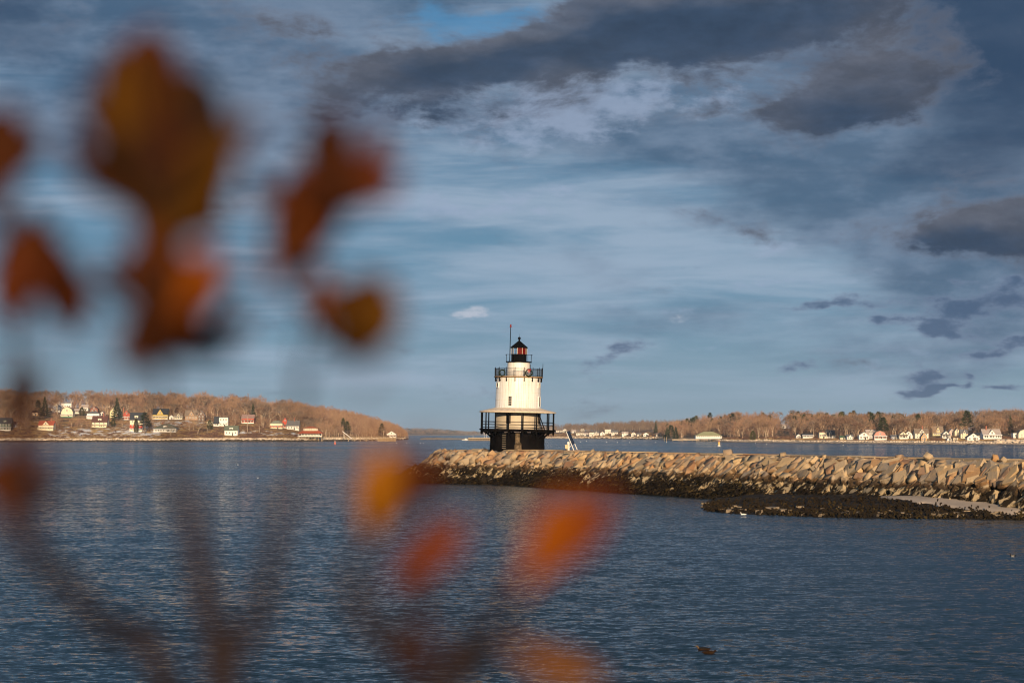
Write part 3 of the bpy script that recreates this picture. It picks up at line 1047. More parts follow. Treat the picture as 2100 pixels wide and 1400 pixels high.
H(R_, 1723, 1736, 894, 901, 'cottage', 'tiny cream cottage with green roof by the lawn', CREAM, (0.08, 0.16, 0.09), 'side', 0, (2, 1))
H(R_, 1737, 1751, 891, 901, 'cottage', 'small white and grey cottage right of the green-roofed one', WHITE, R_GREY, 'cross', 0, (3, 1))
H(R_, 1776, 1797, 881, 899, 'house', 'tall pale grey house with steep roof behind the white gable', GREYW, R_LIGHT, 'cross', 0, (3, 2))
H(R_, 1761, 1784, 886, 901, 'house', 'broad white gable house with low wing near the beach', WHITE, R_LIGHT, 'front', 0, (3, 1))
H(R_, 1793, 1820, 883, 902, 'gambrel_house', 'rose red house with curved gable and white ground floor', ROSE, R_TAN, 'gambrel', 2, (4, 1), dormer=0)
H(R_, 1828, 1842, 892, 900, 'cottage', 'low pale blue cottage right of the rose red house', (0.45, 0.48, 0.58), R_GREY, 'side', 0, (3, 1))
H(R_, 1845, 1863, 885, 900, 'house', 'cream house with dark-windowed glazed porch', CREAM, R_TAN, 'front', 1, (5, 1))
H(R_, 1855, 1873, 884, 899, 'house', 'white gable house left of the large double-gabled one', WHITE, R_TAN, 'front', 0, (2, 2))
H(R_, 1876, 1906, 879, 899, 'large_house', 'large pale house with two front gables, biggest on this shore', (0.70, 0.68, 0.60), R_TAN, 'cross', 0, (4, 2), chimney=0.2)
H(R_, 1889, 1902, 888, 903, 'house', 'orange gable-front house before the large pale house', ORANGE, R_TAN, 'front', 0, (2, 1), roofk=0.55)
H(R_, 1912, 1936, 874, 893, 'house', 'pale yellow house with high front gable standing back on the slope', PALE_Y, R_TAN, 'cross', 0, (5, 1), roofk=0.6)
H(R_, 1947, 1959, 879, 893, 'house', 'slim pinkish gable house behind bushes, left of the cream gable', (0.62, 0.46, 0.42), R_LIGHT, 'front', 0, (1, 2))
H(R_, 1958, 1969, 878, 893, 'house', 'slim cream gable house right of the pinkish one', CREAM, R_TAN, 'front', 0, (1, 2))
H(R_, 1933, 1951, 884, 899, 'house', 'white gable house with dark porch band right of the high pale yellow house', WHITE, R_GREY, 'front', 1, (3, 1))
H(R_, 1970, 1986, 881, 899, 'house', 'cream and grey house with side gable left of the white barn', CREAM, R_GREY, 'cross', 0, (2, 2))
H(R_, 1997, 2009, 874, 886, 'house', 'brown gabled house peeping out of the woods above the barn', TAN, R_BROWN, 'front', 0, (1, 1))
H(R_, 2000, 2021, 887, 899, 'house', 'white house with black roof attached behind the big white barn', WHITE, R_SLATE, 'side', 0, (3, 1))
H(R_, 1983, 2011, 888, 903, 'white_barn', 'big white barn with wide gable and dark roof at the beach', WHITE, R_SLATE, 'front', 0, (3, 1), roofk=0.55, cat='barn')
H(R_, 2017, 2056, 880, 900, 'porch_house', 'white house with tall gable, brick chimney and wrap-around porch', WHITE, R_LIGHT, 'cross', 2, (6, 1), chimney=-0.5, roofk=0.55)
H(R_, 2078, 2090, 887, 898, 'outbuilding', 'white block-like outbuilding near the right edge', WHITE, R_GREY, 'flat', 0, (1, 1), cat='outbuilding')
H(R_, 2088, 2116, 880, 898, 'house', 'pale yellow-white house cut by the right edge', (0.72, 0.70, 0.58), R_TAN, 'gambrel', 0, (2, 2))
H(R_, 1943, 1952, 897, 904, 'shed', 'tiny white gabled shed at the top of the beach', WHITE, R_LIGHT, 'front', 0, (1, 1), cat='shed')
H(R_, 1955, 1966, 897, 902, 'shed', 'low cream shed right of the tiny white one', CREAM, R_TAN, 'flat', 0, (2, 1), cat='shed')
MIDH = [(1117, 1134, 876, 886, 'side'), (1140, 1153, 880, 886, 'side'), (1153, 1164, 879, 886, 'front'), (1172, 1182, 881, 887, 'side'), (1190, 1199, 878, 884, 'front'), (1181, 1198, 884, 892, 'side'), (1197, 1207, 887, 893, 'side'),
        (1208, 1219, 886, 894, 'flat'), (1217, 1229, 884, 892, 'cross'), (1230, 1241, 885, 893, 'front'), (1240, 1254, 880, 889, 'flat'), (1253, 1268, 882, 891, 'side'), (1275, 1289, 885, 893, 'cross'),
        (1294, 1305, 886, 894, 'front'), (1306, 1316, 888, 893, 'side'), (1319, 1331, 887, 894, 'front'), (1345, 1356, 888, 894, 'side')]
ORD = ['first', 'second', 'third', 'fourth', 'fifth', 'sixth', 'seventh', 'eighth', 'ninth', 'tenth', 'eleventh', 'twelfth', 'thirteenth', 'fourteenth', 'fifteenth', 'sixteenth', 'seventeenth']
MIDH.sort()
for i, (a, b, c, d_, st_) in enumerate(MIDH):
    wc = [WHITE, (0.74, 0.70, 0.62), (0.70, 0.66, 0.58)][i % 3]
    H('middle', a, b, c, d_, 'far_house', '%s white house from the lighthouse in the sunlit far shore row' % ORD[i], wc, [R_LIGHT, R_GREY, R_TAN][(i * 2) % 3], st_, 0, (3, 1))

# ------------------------------------------------------------------ pavilions and piers
M_PILE = paint('old_piles', (0.40, 0.31, 0.21), 0.9, 0.3, 1.5, rand=0.2)
M_DECK = paint('pier_planks', (0.50, 0.41, 0.30), 0.9, 0.2, 0.8)
M_RRED = paint('red_roof_tiles', (0.50, 0.11, 0.045), 0.8, 0.2, 0.8)
M_RGRN = paint('green_roof_shingles', (0.36, 0.36, 0.20), 0.8, 0.15, 0.8)


def hip(mb, hx, hy, z, rise, rx, cy=0.0, th=0.0):
    E = [(-hx, cy - hy, z), (hx, cy - hy, z), (hx, cy + hy, z), (-hx, cy + hy, z)]
    A, B = (-rx, cy, z + rise), (rx, cy, z + rise)
    for fc in ([E[0], E[1], B, A], [E[1], E[2], B], [E[2], E[3], A, B], [E[3], E[0], A], E[::-1]):
        mb.face(fc)


def pavilion():
    p, d = ground_at('left', 636, 902.5)
    m = d / F
    r = empty('pier_pavilion', (p.x, p.y + 8, 0))
    tag(r, 'two-tier pavilion with red hipped roofs standing on piles by the shore', 'pavilion')
    KEEP.append((608, 664, 872, 906, p.y))
    W = 48 * m / 2
    fz = 7.5 - (895 - HZ) * m
    ez = 7.5 + (HZ - 888.5) * m
    mz = 7.5 + (HZ - 883) * m
    tz = 7.5 + (HZ - 881.5) * m
    b = MB()
    b.box((0, 0, fz - 0.2), (2 * W, 16, 0.4))
    b.build('floor', M_DECK, r)
    b = MB()
    b.box((0, 1, (fz + ez) / 2), (2 * W - 5, 10, ez - fz))
    b.build('wall', wallm(CREAM), r)
    pm = MB()
    pm.box((0, 0, (ez - fz) / 2), (0.35, 0.35, ez - fz))
    pme = pm.mesh('post', M_TRIM)
    for k in range(9):
        o = link(bpy.data.objects.new('post', pme), r)
        o.location = (-W + 0.3 + (2 * W - 0.6) * k / 8, -7.6, fz)
    b = MB()
    b.box((0, -7.6, fz + 0.55), (2 * W, 0.1, 0.9))
    b.build('railing', M_TRIM, r)
    b = MB()
    b.box((0, -7.7, ez + 0.15), (2 * W + 0.4, 0.2, 0.5))
    b.build('fascia', M_TRIM, r)
    for k in range(6):
        o = link(bpy.data.objects.new('window', WIN), r)
        o.location = (-W + 4 + (2 * W - 8) * k / 5, -4.06, (fz + ez) / 2 + 0.2)
    b = MB()
    hip(b, W + 0.8, 8.8, ez, (mz - ez) + 1.2, W * 0.55)
    b.build('lower_roof', M_RRED, r)
    uw = W * 0.60
    uz0, uz1 = mz, 7.5 + (HZ - 881) * m
    uz1 = mz + 2.6
    b = MB()
    b.box((0, 0, (uz0 + uz1) / 2), (2 * uw, 8, uz1 - uz0))
    u = b.build('upper_storey', wallm(CREAM), r)
    for k in range(6):
        o = link(bpy.data.objects.new('window', WIN), u)
        o.location = (-uw + 1.2 + (2 * uw - 2.4) * k / 5, -4.06, (uz0 + uz1) / 2)
        o.scale = (0.6, 1, 0.9)
    b = MB()
    hip(b, uw + 1.0, 5.2, uz1, 7.5 + (HZ - 874) * m - uz1, 1.2)
    b.build('upper_roof', M_RRED, r)
    pm = MB()
    pm.bar((0, 0, -4), (0, 0, fz - 0.3), 0.28, 0.28, 6)
    pme = pm.mesh('pile', M_PILE)
    for k in range(8):
        for q in range(2):
            o = link(bpy.data.objects.new('pile', pme), r)
            o.location = (-W + 0.5 + (2 * W - 1) * k / 7, -7.2 + 7 * q, 0)
    for k in range(3):
        b = MB()
        xa = -W + 0.5 + (2 * W - 1) * (2 * k) / 7
        b.bar((xa, -7.5, 0.3), (xa + (2 * W - 1) * 1.6 / 7, -7.5, fz - 0.5), 0.14, n=5)
        b.build('brace', M_PILE, r)


pavilion()


def pier():
    d0 = 1985.0
    m = d0 / F
    r = empty('pier', ((690 - CX) * m, d0, 0))
    tag(r, 'long timber pier on cross-braced piles running out from the island', 'pier')
    KEEP.append((655, 815, 893, 909, d0))
    dz = 7.5 - (897 - HZ) * m
    x1 = (813 - 690) * m
    x0 = (560 - 690) * m
    b = MB()
    b.box(((x0 + x1) / 2, 1.5, dz - 0.2), (x1 - x0, 4.0, 0.4))
    b.build('deck', M_DECK, r)
    for s in (0.45, 0.95):
        b = MB()
        b.box(((x0 + x1) / 2, -0.4, dz + s), (x1 - x0, 0.1, 0.12))
        b.build('rail', M_DECK, r)
    pm = MB()
    pm.box((0, 0, 0.5), (0.14, 0.14, 1.0))
    pe = pm.mesh('rail_post', M_DECK)
    for k in range(32):
        o = link(bpy.data.objects.new('rail_post', pe), r)
        o.location = (x0 + (x1 - x0) * k / 31, -0.4, dz)
    pm = MB()
    pm.bar((0, 0, -2), (0, 0, dz - 0.3), 0.3, 0.26, 6)
    pe = pm.mesh('pile', M_PILE)
    nb = 7
    xe = (775 - 690) * m
    for k in range(nb + 1):
        for q in (0, 3.2):
            o = link(bpy.data.objects.new('pile', pe), r)
            o.location = (xe * k / nb, q, 0)
    for k in range(nb):
        b = MB()
        xa, xb = xe * k / nb, xe * (k + 1) / nb
        if k % 2:
            xa, xb = xb, xa
        b.bar((xa, -0.35, dz - 0.5), (xb, -0.35, 0.5), 0.16, n=5)
        b.build('brace', M_DECK, r)
    # wharf head: dense piles
    for k in range(16):
        for q in (0, 3.5):
            o = link(bpy.data.objects.new('pile', pe), r)
            o.location = (xe + (x1 - xe) * (k + 0.3) / 16, q - 0.4, random.uniform(0, 0.7))
    b = MB()
    b.box(((xe + x1) / 2, 4.2, dz / 2 - 0.6), (x1 - xe - 1, 1.0, dz - 0.6))
    b.build('back_wall', M_PILE, r)
    # gangway ramp held up on a gantry
    g = empty('gangway', ((704 - CX) * m, d0 - 3.2, dz))
    tag(g, 'white gangway ramp sloping down over the timber pier', 'gangway')
    b = MB()
    rot = Matrix.Rotation(math.radians(38), 3, 'Y')
    b.box((4.2, 0, 2.6), (12.0, 1.6, 0.5), rot=rot)
    b.build('ramp', M_TRIM, g)
    b = MB()
    b.box((1.0, 0, 2.4), (0.4, 0.4, 4.8))
    b.build('post', M_TRIM, g)


pier()


def green_pavilion():
    x0, x1 = 1427, 1481
    d = 1900.0
    m = d / F
    r = empty('boat_club', ((1454 - CX) * m, d, 0))
    tag(r, 'low white hall with broad olive-green hipped roof on the mainland shore', 'hall')
    KEEP.append((x0 - 3, x1 + 3, 882, 906, d))
    W = (x1 - x0) * m / 2
    z0 = 7.5 - (899.5 - HZ) * m
    z1 = 7.5 - (893.2 - HZ) * m
    b = MB()
    b.box((0, 8, (z0 + z1) / 2), (2 * W, 14, z1 - z0))
    b.build('wall', wallm(WHITE), r)
    for k in range(12):
        o = link(bpy.data.objects.new('window', WIN), r)
        o.location = (-W + 1.5 + (2 * W - 3) * k / 11, 0.94, z1 - 0.75)
        o.scale = (0.8, 1, 0.6)
    b = MB()
    hip(b, W + 0.5, 8.2, z1, 7.5 + (HZ - 884.6) * m - z1, W * 0.36, 8)
    b.build('roof', M_RGRN, r)
    pm = MB()
    pm.bar((0, 0, -2), (0, 0, z0), 0.2, 0.2, 6)
    pe = pm.mesh('pile', M_PILE)
    for k in range(10):
        o = link(bpy.data.objects.new('pile', pe), r)
        o.location = (-W + 0.6 + (2 * W - 1.2) * k / 9, 1.6, 0)
    # landing stage to the left of it
    q = empty('landing_stage', ((1376 - CX) * m, d - 14, 0))
    tag(q, 'pale timber landing stage left of the olive-roofed hall', 'pier')
    L = (1430 - 1376) * m
    zz = 7.5 - (901.2 - HZ) * m
    b = MB()
    b.box((L / 2, 0, zz), (L, 3, 0.9))
    b.build('deck', M_DECK, q)
    pm = MB()
    pm.bar((0, 0, -2), (0, 0, zz + 0.9), 0.22, 0.2, 6)
    pe = pm.mesh('pile', M_PILE)
    for x in (0.5, L * .25, L * .33, L * .38, L * .52, L * .75, L - 1):
        o = link(bpy.data.objects.new('pile', pe), q)
        o.location = (x, -1.6, 0.7 if .2 < x / L < .4 else 0)
    for k, xp in enumerate((1360, 1364.5)):
        b = MB()
        b.bar((0, 0, -2), (0, 0, 4.4), 0.26, 0.24, 6)
        o = b.build('mooring_post', M_PILE)
        o.location = ((xp - CX) * m, d - 14, 0)
        tag(o, ('left' if k == 0 else 'right') + ' of two bare mooring posts beside the landing stage', 'post', 'mooring posts in the water')


green_pavilion()


def wharf():
    d = 2195.0
    m = d / F
    r = empty('wharf', ((960 - CX) * m, d, 0))
    tag(r, 'long tan timber wharf on piles left of the lighthouse base', 'wharf')
    L = 62 * m
    z = 7.5 - (897 - HZ) * m
    b = MB()
    b.box((L / 2, 3, z - 0.5), (L, 8, 1.0))
    b.build('deck', M_DECK, r)
    pm = MB()
    pm.bar((0, 0, -1.5), (0, 0, z), 0.3, 0.3, 6)
    pe = pm.mesh('pile', M_PILE)
    for k in range(18):
        o = link(bpy.data.objects.new('pile', pe), r)
        o.location = (L * (k + 0.5) / 18, -1.3, 0)
    b = MB()
    b.box((L / 2, 4.5, z / 2 - 1), (L, 1, z + 1))
    b.build('back_wall', M_PILE, r)
    for k, x in enumerate((970, 993, 998)):
        b = MB()
        b.bar((0, 0, 0), (0, 0, 5.0 if k else 3.2), 0.2, 0.12, 5)
        o = b.build('pole', M_TRIM, r)
        o.location = ((x - 960) * m, 2, z)


wharf()


def boat(x, y, L, label):
    p = sea(x, y)
    r = empty('boat', p)
    tag(r, label, 'boat')
    b = MB()
    for k in range(10):
        pass
    n = 9
    rows = []
    for i in range(n + 1):
        f = i / n
        w = 0.16 * L * (1 - max(0, (f - 0.55) / 0.45) ** 2) * (0.8 + 0.2 * min(1, f * 5))
        sh = 0.10 * L * (1 + 0.5 * f * f)
        rows.append([(f * L - L / 2, -w, sh), (f * L - L / 2, -w * 0.7, 0.0), (f * L - L / 2, 0, -0.06 * L), (f * L - L / 2, w * 0.7, 0.0), (f * L - L / 2, w, sh)])
    for i in range(n):
        for j in range(4):
            b.face([rows[i][j], rows[i + 1][j], rows[i + 1][j + 1], rows[i][j + 1]])
        b.face([rows[i][4], rows[i + 1][4], rows[i + 1][0], rows[i][0]])
    b.build('hull', M_TRIM, r)
    b = MB()
    b.box((0.08 * L, 0, 0.20 * L), (0.3 * L, 0.2 * L, 0.16 * L))
    b.build('cabin', M_TRIM, r)


boat(954, 902.2, 7.5, 'small white boat moored off the distant spit left of the wharf')

# ------------------------------------------------------------------ utility poles
M_POLE = paint('pole_wood', (0.42, 0.33, 0.25), 0.9, 0.2, 1.0)


def pole(key, x, ybase, ytop, label):
    p, d = ground_at(key, x, ybase)
    h = (ybase - ytop) / F * d
    r = empty('utility_pole', p)
    tag(r, label, 'pole', 'poles along the shore')
    b = MB()
    b.bar((0, 0, -1), (0, 0, h), 0.28, 0.2, 6)
    b.build('shaft', M_POLE, r)
    b = MB()
    b.box((0, 0, h - 0.6), (2.0, 0.15, 0.15))
    b.build('crossarm', M_POLE, r)


for (k, x, yb, yt, lb) in [('left', 507.5, 889, 853, 'tall bare pole standing before the red barn'), ('left', 37, 887, 866, 'pale pole right of the dark green porch house'),
                           ('left', 216, 859, 838, 'pole rising behind the brown-roofed porch house'), ('left', 532, 889, 873, 'short pole between the red barn and the pavilion'),
                           ('left', 425, 888, 877, 'short pole left of the white boathouse'), ('left', 669, 898, 880, 'pole at the trees right of the red pavilion'), ('left', 748, 898, 880, 'pole rising behind the timber pier'),
                           ('right', 1571, 901, 888, 'pole on the beach right of the olive-roofed hall'), ('right', 1780, 903, 884, 'flagpole-like pole before the broad white gable house'),
                           ('right', 1985.5, 896, 877, 'pole with crossarm left of the white barn'), ('middle', 1294, 893, 882, 'pole standing among the far shore houses')]:
    pole(k, x, yb, yt, lb)

# ------------------------------------------------------------------ trees in place
EVERS = [  # land, x, ybase, height m, kind, widen, label
    ('left', 240, 862, 23, 'ever2', 1.3, 'dark spruce towering behind the pale yellow gable house'),
    ('left', 297, 890, 21, 'ever0', 1.5, 'broad dark pine right of the tall slate-roofed house'),
    ('left', 279, 887, 14, 'ever3', 1.0, 'olive green cedar before the tall slate-roofed house'),
    ('left', 232, 874, 8, 'ever3', 1.6, 'round olive cedar right of the brown-roofed porch house'),
    ('left', 92, 858, 22, 'ever2', 1.3, 'dark spruce above the cream beach house'),
    ('left', 78, 862, 20, 'ever0', 1.2, 'dark pine left of the spruce above the beach house'),
    ('left', 168, 852, 9, 'ever3', 2.0, 'dark round evergreen below the pale long-roofed house'),
    ('left', 430, 880, 9, 'ever3', 2.0, 'dark evergreen bush left of the white house with slate roof'),
    ('left', 519, 862, 18, 'ever2', 1.0, 'dark spruce right behind the red barn'),
    ('left', 712, 893, 15, 'ever1', 1.4, 'yellow-green pine in the woods above the pier'),
    ('left', 783, 893, 14, 'ever1', 1.4, 'yellow-green pine near the island tip'),
    ('left', 704, 880, 12, 'ever1', 1.3, 'smaller yellow-green pine above the pier'),
    ('right', 1376, 902, 17, 'ever0', 1.6, 'dark evergreen at the wooded point left of the hall'),
    ('right', 1368, 901, 14, 'ever2', 1.6, 'dark conifer on the tip of the wooded point'),
    ('right', 1386, 902, 15, 'ever2', 1.5, 'dark conifer right beside the landing stage'),
    ('right', 1544, 902, 8, 'ever3', 2.0, 'dark spreading evergreen on the beach right of the hall'),
    ('right', 1811, 899, 17, 'ever0', 1.5, 'dark evergreen right behind the rose red house'),
    ('right', 1983, 894, 20, 'ever0', 1.4, 'dark pine rising above the white barn'),
    ('right', 1805, 893, 17, 'ever2', 0.9, 'slender dark conifer above the rose red house'),
    ('right', 2072, 893, 16, 'ever2', 1.0, 'dark conifer left of the white outbuilding'),
    ('middle', 1345, 889, 16, 'ever2', 1.0, 'dark conifer on the far shore near the wooded point'),
]
for (key, x, yb, h, kd, wd, lb) in EVERS:
    p, d = ground_at(key, x, yb)
    KEEP.append((x - 8, x + 8, yb - h / d * F, yb - 2, p.y))
    tree(kd, p, h, random.uniform(0, 6.28), 'evergreen_tree', lb, 'tree', 'evergreens on the shores', wd)


def scatter(key, xr, tr, n, hf, sep, thin=1.0, seed=1):
    """random tree places on a land: (point, height)"""
    L = LANDS[key]
    rg = random.Random(seed)
    out = []
    tries = 0
    while len(out) < n and tries < n * 40:
        tries += 1
        x = rg.uniform(*xr)
        t = tr[0] + (tr[1] - tr[0]) * rg.random() ** thin
        d = float(coast(L, np.array(x))) + t
        z = float(land_z(L, np.array(x), np.array(d)))
        if z < 2.2:
            continue
        p = Vector(((x - CX) / F * d, d, z))
        h = hf(x, t) * rg.uniform(0.8, 1.2)
        if any((p.x - q.x) ** 2 + (p.y - q.y) ** 2 < (sep * (0.5 + 0.5 * h / 15)) ** 2 for q, _ in out[-500:]):
            continue
        if blocked(p, h, h * 0.24):
            continue
        out.append((p, h))
    return out


hl = lambda x, t: float(ip(x, [0, 480, 580, 700, 838], [17.5, 16, 13.5, 9.5, 7.5]))
A = scatter('left', (-60, 832), (75, 470), 250, hl, 8.0, 0.8, 3) + scatter('left', (600, 832), (42, 300), 130, hl, 6.0, 1.0, 6)
B = scatter('right', (1352, 2160), (70, 380), 300, lambda x, t: 14.5, 7.0, 0.8, 4)


def seen_size(q):
    p, h = q
    return -h / p.y


A.sort(key=seen_size)
B.sort(key=seen_size)
BK = ['bare0', 'bare1', 'bare2', 'bare3', 'bare4', 'bare5']
REST = []
for i, (p, h) in enumerate(A):
    if i < 165:
        tree(random.choice(BK), p, h, random.uniform(0, 6.28), 'bare_tree', 'leafless brown tree in the woods covering the island hill', 'tree', 'bare trees on the island hill', random.uniform(0.95, 1.25))
    else:
        REST.append((p, h))
for i, (p, h) in enumerate(B):
    if i < 135:
        tree(random.choice(BK), p, h, random.uniform(0, 6.28), 'bare_tree', 'leafless brown tree in the woods behind the mainland houses', 'tree', 'bare trees behind the mainland houses', random.uniform(0.95, 1.25))
    else:
        REST.append((p, h))
C1 = scatter('left', (430, 836), (330, 520), 40, lambda x, t: 8.5, 5.0, 1.0, 8)
C2 = scatter('right', (1362, 1905), (230, 390), 62, lambda x, t: 17.0, 6.0, 1.0, 9)
for p, h in C1:
    tree(random.choice(['ever0', 'ever1', 'ever2']), p, h, random.uniform(0, 6.28), 'pine_tree', 'small dark pine dotting the ridge of the island hill', 'tree', 'pines on the island ridge', 1.1)
for p, h in C2:
    tree(random.choice(['ever0', 'ever1', 'ever0']), p, h, random.uniform(0, 6.28), 'pine_tree', 'dark pine rising above the mainland woods', 'tree', 'pines above the mainland woods', 1.2)
# a few pale trunks standing out before the woods
for (x, yb, h, kd) in [(541, 872, 22, 'bare3'), (536, 874, 21, 'bare0'), (552, 876, 22, 'bare5'), (605, 880, 17, 'bare3'), (628, 884, 17, 'bare0'), (652, 888, 15, 'bare5'), (786, 897, 10, 'bare3'), (396, 850, 18, 'bare3'), (118, 850, 18, 'bare0'), (178, 840, 18, 'bare3'), (222, 850, 19, 'bare0'), (640, 889, 13, 'bare3'), (690, 893, 12, 'bare0'), (405, 893, 14, 'bare5'), (350, 893, 9, 'bare5')]:
    p, d = ground_at('left', x, yb)
    tree(kd, p, h, random.uniform(0, 6.28), 'pale_trunk_tree', 'tall leafless tree with pale trunk at the edge of the island woods', 'tree', 'pale-trunked trees at the wood edge', 1.1)

# woodland beyond what can be counted: one mass
LOW = []
for i in range(4):
    mb, V, T = bare_tree_mesh(300 + i, 15, 0.48, 620, low=True)
    LOW.append((np.array(V), np.array(T)))
LOWP = []
for i in range(2):
    mb, V, T = pine_mesh(320 + i, 15, 'pine', 300)
    LOWP.append((np.array(V), np.array(T)))
STEM = (np.array([(-.3, 0, -1), (.3, 0, -1), (.4, 0, 9.0), (0, -.3, -1), (0, .3, -1), (0, .3, 9.0), (-.16, 0, 4), (.16, 0, 4), (-2.4, 0, 11.5), (-.16, .1, 5), (.16, .1, 5), (2.2, .4, 12.0)], float), np.array([(0, 1, 2), (3, 4, 5), (6, 7, 8), (9, 10, 11)]))


def mass(name, places, protos, mat, label, cat, stem=True, wide=1.0, seed=5):
    rg = random.Random(seed)
    VV, TT, MI = [], [], []
    b = 0
    for p, h in places:
        V, T = rg.choice(protos)
        a = rg.uniform(0, 6.28)
        k = h / 15.0
        R = np.array([[math.cos(a), -math.sin(a), 0], [math.sin(a), math.cos(a), 0], [0, 0, 1]])
        W = (V @ R.T) * np.array([k * wide, k * wide, k]) + np.array(p)
        VV.append(W)
        TT.append(T + b)
        MI.append(np.zeros(len(T), dtype=np.int32))
        b += len(W)
        if stem:
            W = STEM[0] * k + np.array(p)
            VV.append(W)
            TT.append(STEM[1] + b)
            MI.append(np.ones(len(STEM[1]), dtype=np.int32))
            b += len(W)
    o = bpy.data.objects.new(name, np_mesh(name, np.concatenate(VV), np.concatenate(TT), [mat, M_BARK] if stem else mat))
    if stem:
        o.data.polygons.foreach_set('material_index', np.concatenate(MI))
    link(o)
    tag(o, label, cat, kind='stuff')
    return o


REST += scatter('left', (-200, 834), (180, 560), 430, hl, 6.0, 1.0, 21) + scatter('left', (590, 836), (36, 480), 420, hl, 4.0, 1.0, 25)
REST += scatter('left', (-60, 600), (90, 190), 130, lambda x, t: 9.5, 5.0, 1.0, 26)
REST += scatter('right', (1350, 2250), (150, 430), 480, lambda x, t: 14.0, 5.5, 1.0, 22)
mass('woodland', REST, LOW, M_TWIG, 'mass of bare brown woodland on the hills', 'woodland', wide=1.15)
MIDT = scatter('middle', (1035, 1420), (140, 560), 330, lambda x, t: 11.0, 6.0, 1.0, 23)
mass('far_shore_woodland', MIDT, LOW, M_TWIG2, 'bare woodland along the ridge of the far shore', 'woodland', wide=1.3)
RDG = scatter('ridge', (720, 1090), (60, 620), 520, lambda x, t: 12.0, 9.0, 1.0, 24)
mass('distant_woodland', RDG[:330], LOW, M_TWIG2, 'hazy woodland covering the distant ridge', 'woodland', wide=2.4)
mass('distant_pines', RDG[330:], LOWP, M_PINE, 'hazy pines along the distant ridge', 'woodland', wide=2.4)

# low scrub behind the beaches
rg = random.Random(77)
BUSH = []
for i in range(3):
    V, T = [], []
    for k in range(70):
        a = rg.uniform(0, 6.28)
        e = rg.uniform(0.2, 1.4)
        dv = Vector((math.cos(a) * math.cos(e), math.sin(a) * math.cos(e), math.sin(e)))
        st = Vector((rg.gauss(0, 2.5), rg.gauss(0, 2.5), 0))
        sd = dv.cross(Vector((rg.uniform(-1, 1), rg.uniform(-1, 1), rg.uniform(-1, 1)))).normalized() * rg.uniform(0.25, 0.6)
        b = len(V)
        V += [tuple(st - sd), tuple(st + sd), tuple(st + dv * rg.uniform(4, 12))]
        T.append((b, b + 1, b + 2))
    BUSH.append((np.array(V), np.array(T)))
SC = scatter('left', (-100, 700), (38, 200), 700, lambda x, t: 3.0, 2.0, 1.3, 31)
SC += scatter('left', (380, 560), (38, 160), 150, lambda x, t: 4.0, 2.0, 1.3, 34)
SC2 = scatter('right', (1480, 2150), (52, 150), 420, lambda x, t: 2.4, 2.0, 1.3, 32)
SC2 += scatter('middle', (1100, 1420), (40, 140), 200, lambda x, t: 3.0, 2.0, 1.3, 33)
M_SCRUB = twig_mat('scrub_twigs', (0.20, 0.115, 0.08))
mass('shore_scrub', SC + SC2, BUSH, M_SCRUB, 'reddish brown scrub behind the beaches', 'scrub', stem=False, wide=1.8)

# pale boulders and ledges along the top of the beaches
def rock_proto(seed):
    rg = random.Random(seed)
    V = [((i & 1) * 2 - 1, ((i >> 1) & 1) * 2 - 1, ((i >> 2) & 1) * 2 - 1) for i in range(8)]
    V = np.array([[c * rg.uniform(4, 8) for c in v] for v in V])
    Q = [(0, 1, 3), (0, 3, 2), (4, 7, 5), (4, 6, 7), (0, 5, 1), (0, 4, 5), (2, 3, 7), (2, 7, 6), (0, 2, 6), (0, 6, 4), (1, 7, 3), (1, 5, 7)]
    return V, np.array(Q)


BLD = [rock_proto(50 + i) for i in range(4)]


def beach_places(key, xr, tr, n, h, seed):
    L = LANDS[key]
    rg = random.Random(seed)
    out = []
    for i in range(n):
        x, t = rg.uniform(*xr), rg.uniform(*tr)
        d = float(coast(L, np.array(x))) + t
        z = float(land_z(L, np.array(x), np.array(d)))
        if z > 0.2:
            out.append((Vector(((x - CX) / F * d, d, z)), h * rg.uniform(0.5, 1.4)))
    return out


M_BLD = paint('pale_beach_rock', (0.64, 0.53, 0.41), 0.9, 0.3, 0.4)  # rock of a pale colour of its own
M_BLDD = paint('weedy_beach_rock', (0.07, 0.052, 0.035), 0.9, 0.4, 0.4)
mass('beach_rocks', beach_places('left', (-80, 830), (16, 32), 1500, 1.3, 61) + beach_places('right', (1400, 2150), (16, 40), 900, 0.8, 62) + beach_places('right', (2040, 2150), (18, 60), 400, 1.6, 64) + beach_places('middle', (1040, 1420), (8, 40), 700, 1.5, 63), BLD, M_BLD, 'pale rocks strewn along the tops of the beaches', 'rocks', stem=False, wide=1.8, seed=8)
mass('tidal_beach_rocks', beach_places('left', (100, 836), (-2, 13), 1200, 1.1, 65) + beach_places('middle', (1200, 1420), (-2, 8), 300, 1.5, 66), BLD, M_BLDD, 'dark weedy rocks along the island waterline', 'rocks', stem=False, wide=1.8, seed=9)

# dry upright grass on the open slopes
GRS = scatter('left', (-100, 620), (30, 190), 2600, lambda x, t: 1.3, 1.0, 1.2, 41)
GRS += scatter('right', (1480, 2150), (40, 120), 700, lambda x, t: 0.9, 1.0, 1.2, 42)
GRS += scatter('middle', (1100, 1420), (28, 130), 500, lambda x, t: 1.5, 1.0, 1.2, 43)
M_GRASS = twig_mat('dry_grass_blades', (0.58, 0.385, 0.19))
mass('dry_grass', GRS, BUSH, M_GRASS, 'dry tan grass on the open shore slopes', 'grass', stem=False, wide=5.0, seed=6)

# ------------------------------------------------------------------ buoys
def float_obj(name, x, y, parts, label, cat, group=None):
    r = empty(name, sea(x, y))
    tag(r, label, cat, group)
    for nm, prof, mat in parts:
        b = MB()
        b.lathe(prof, 14)
        b.build(nm, mat, r, True)
    return r


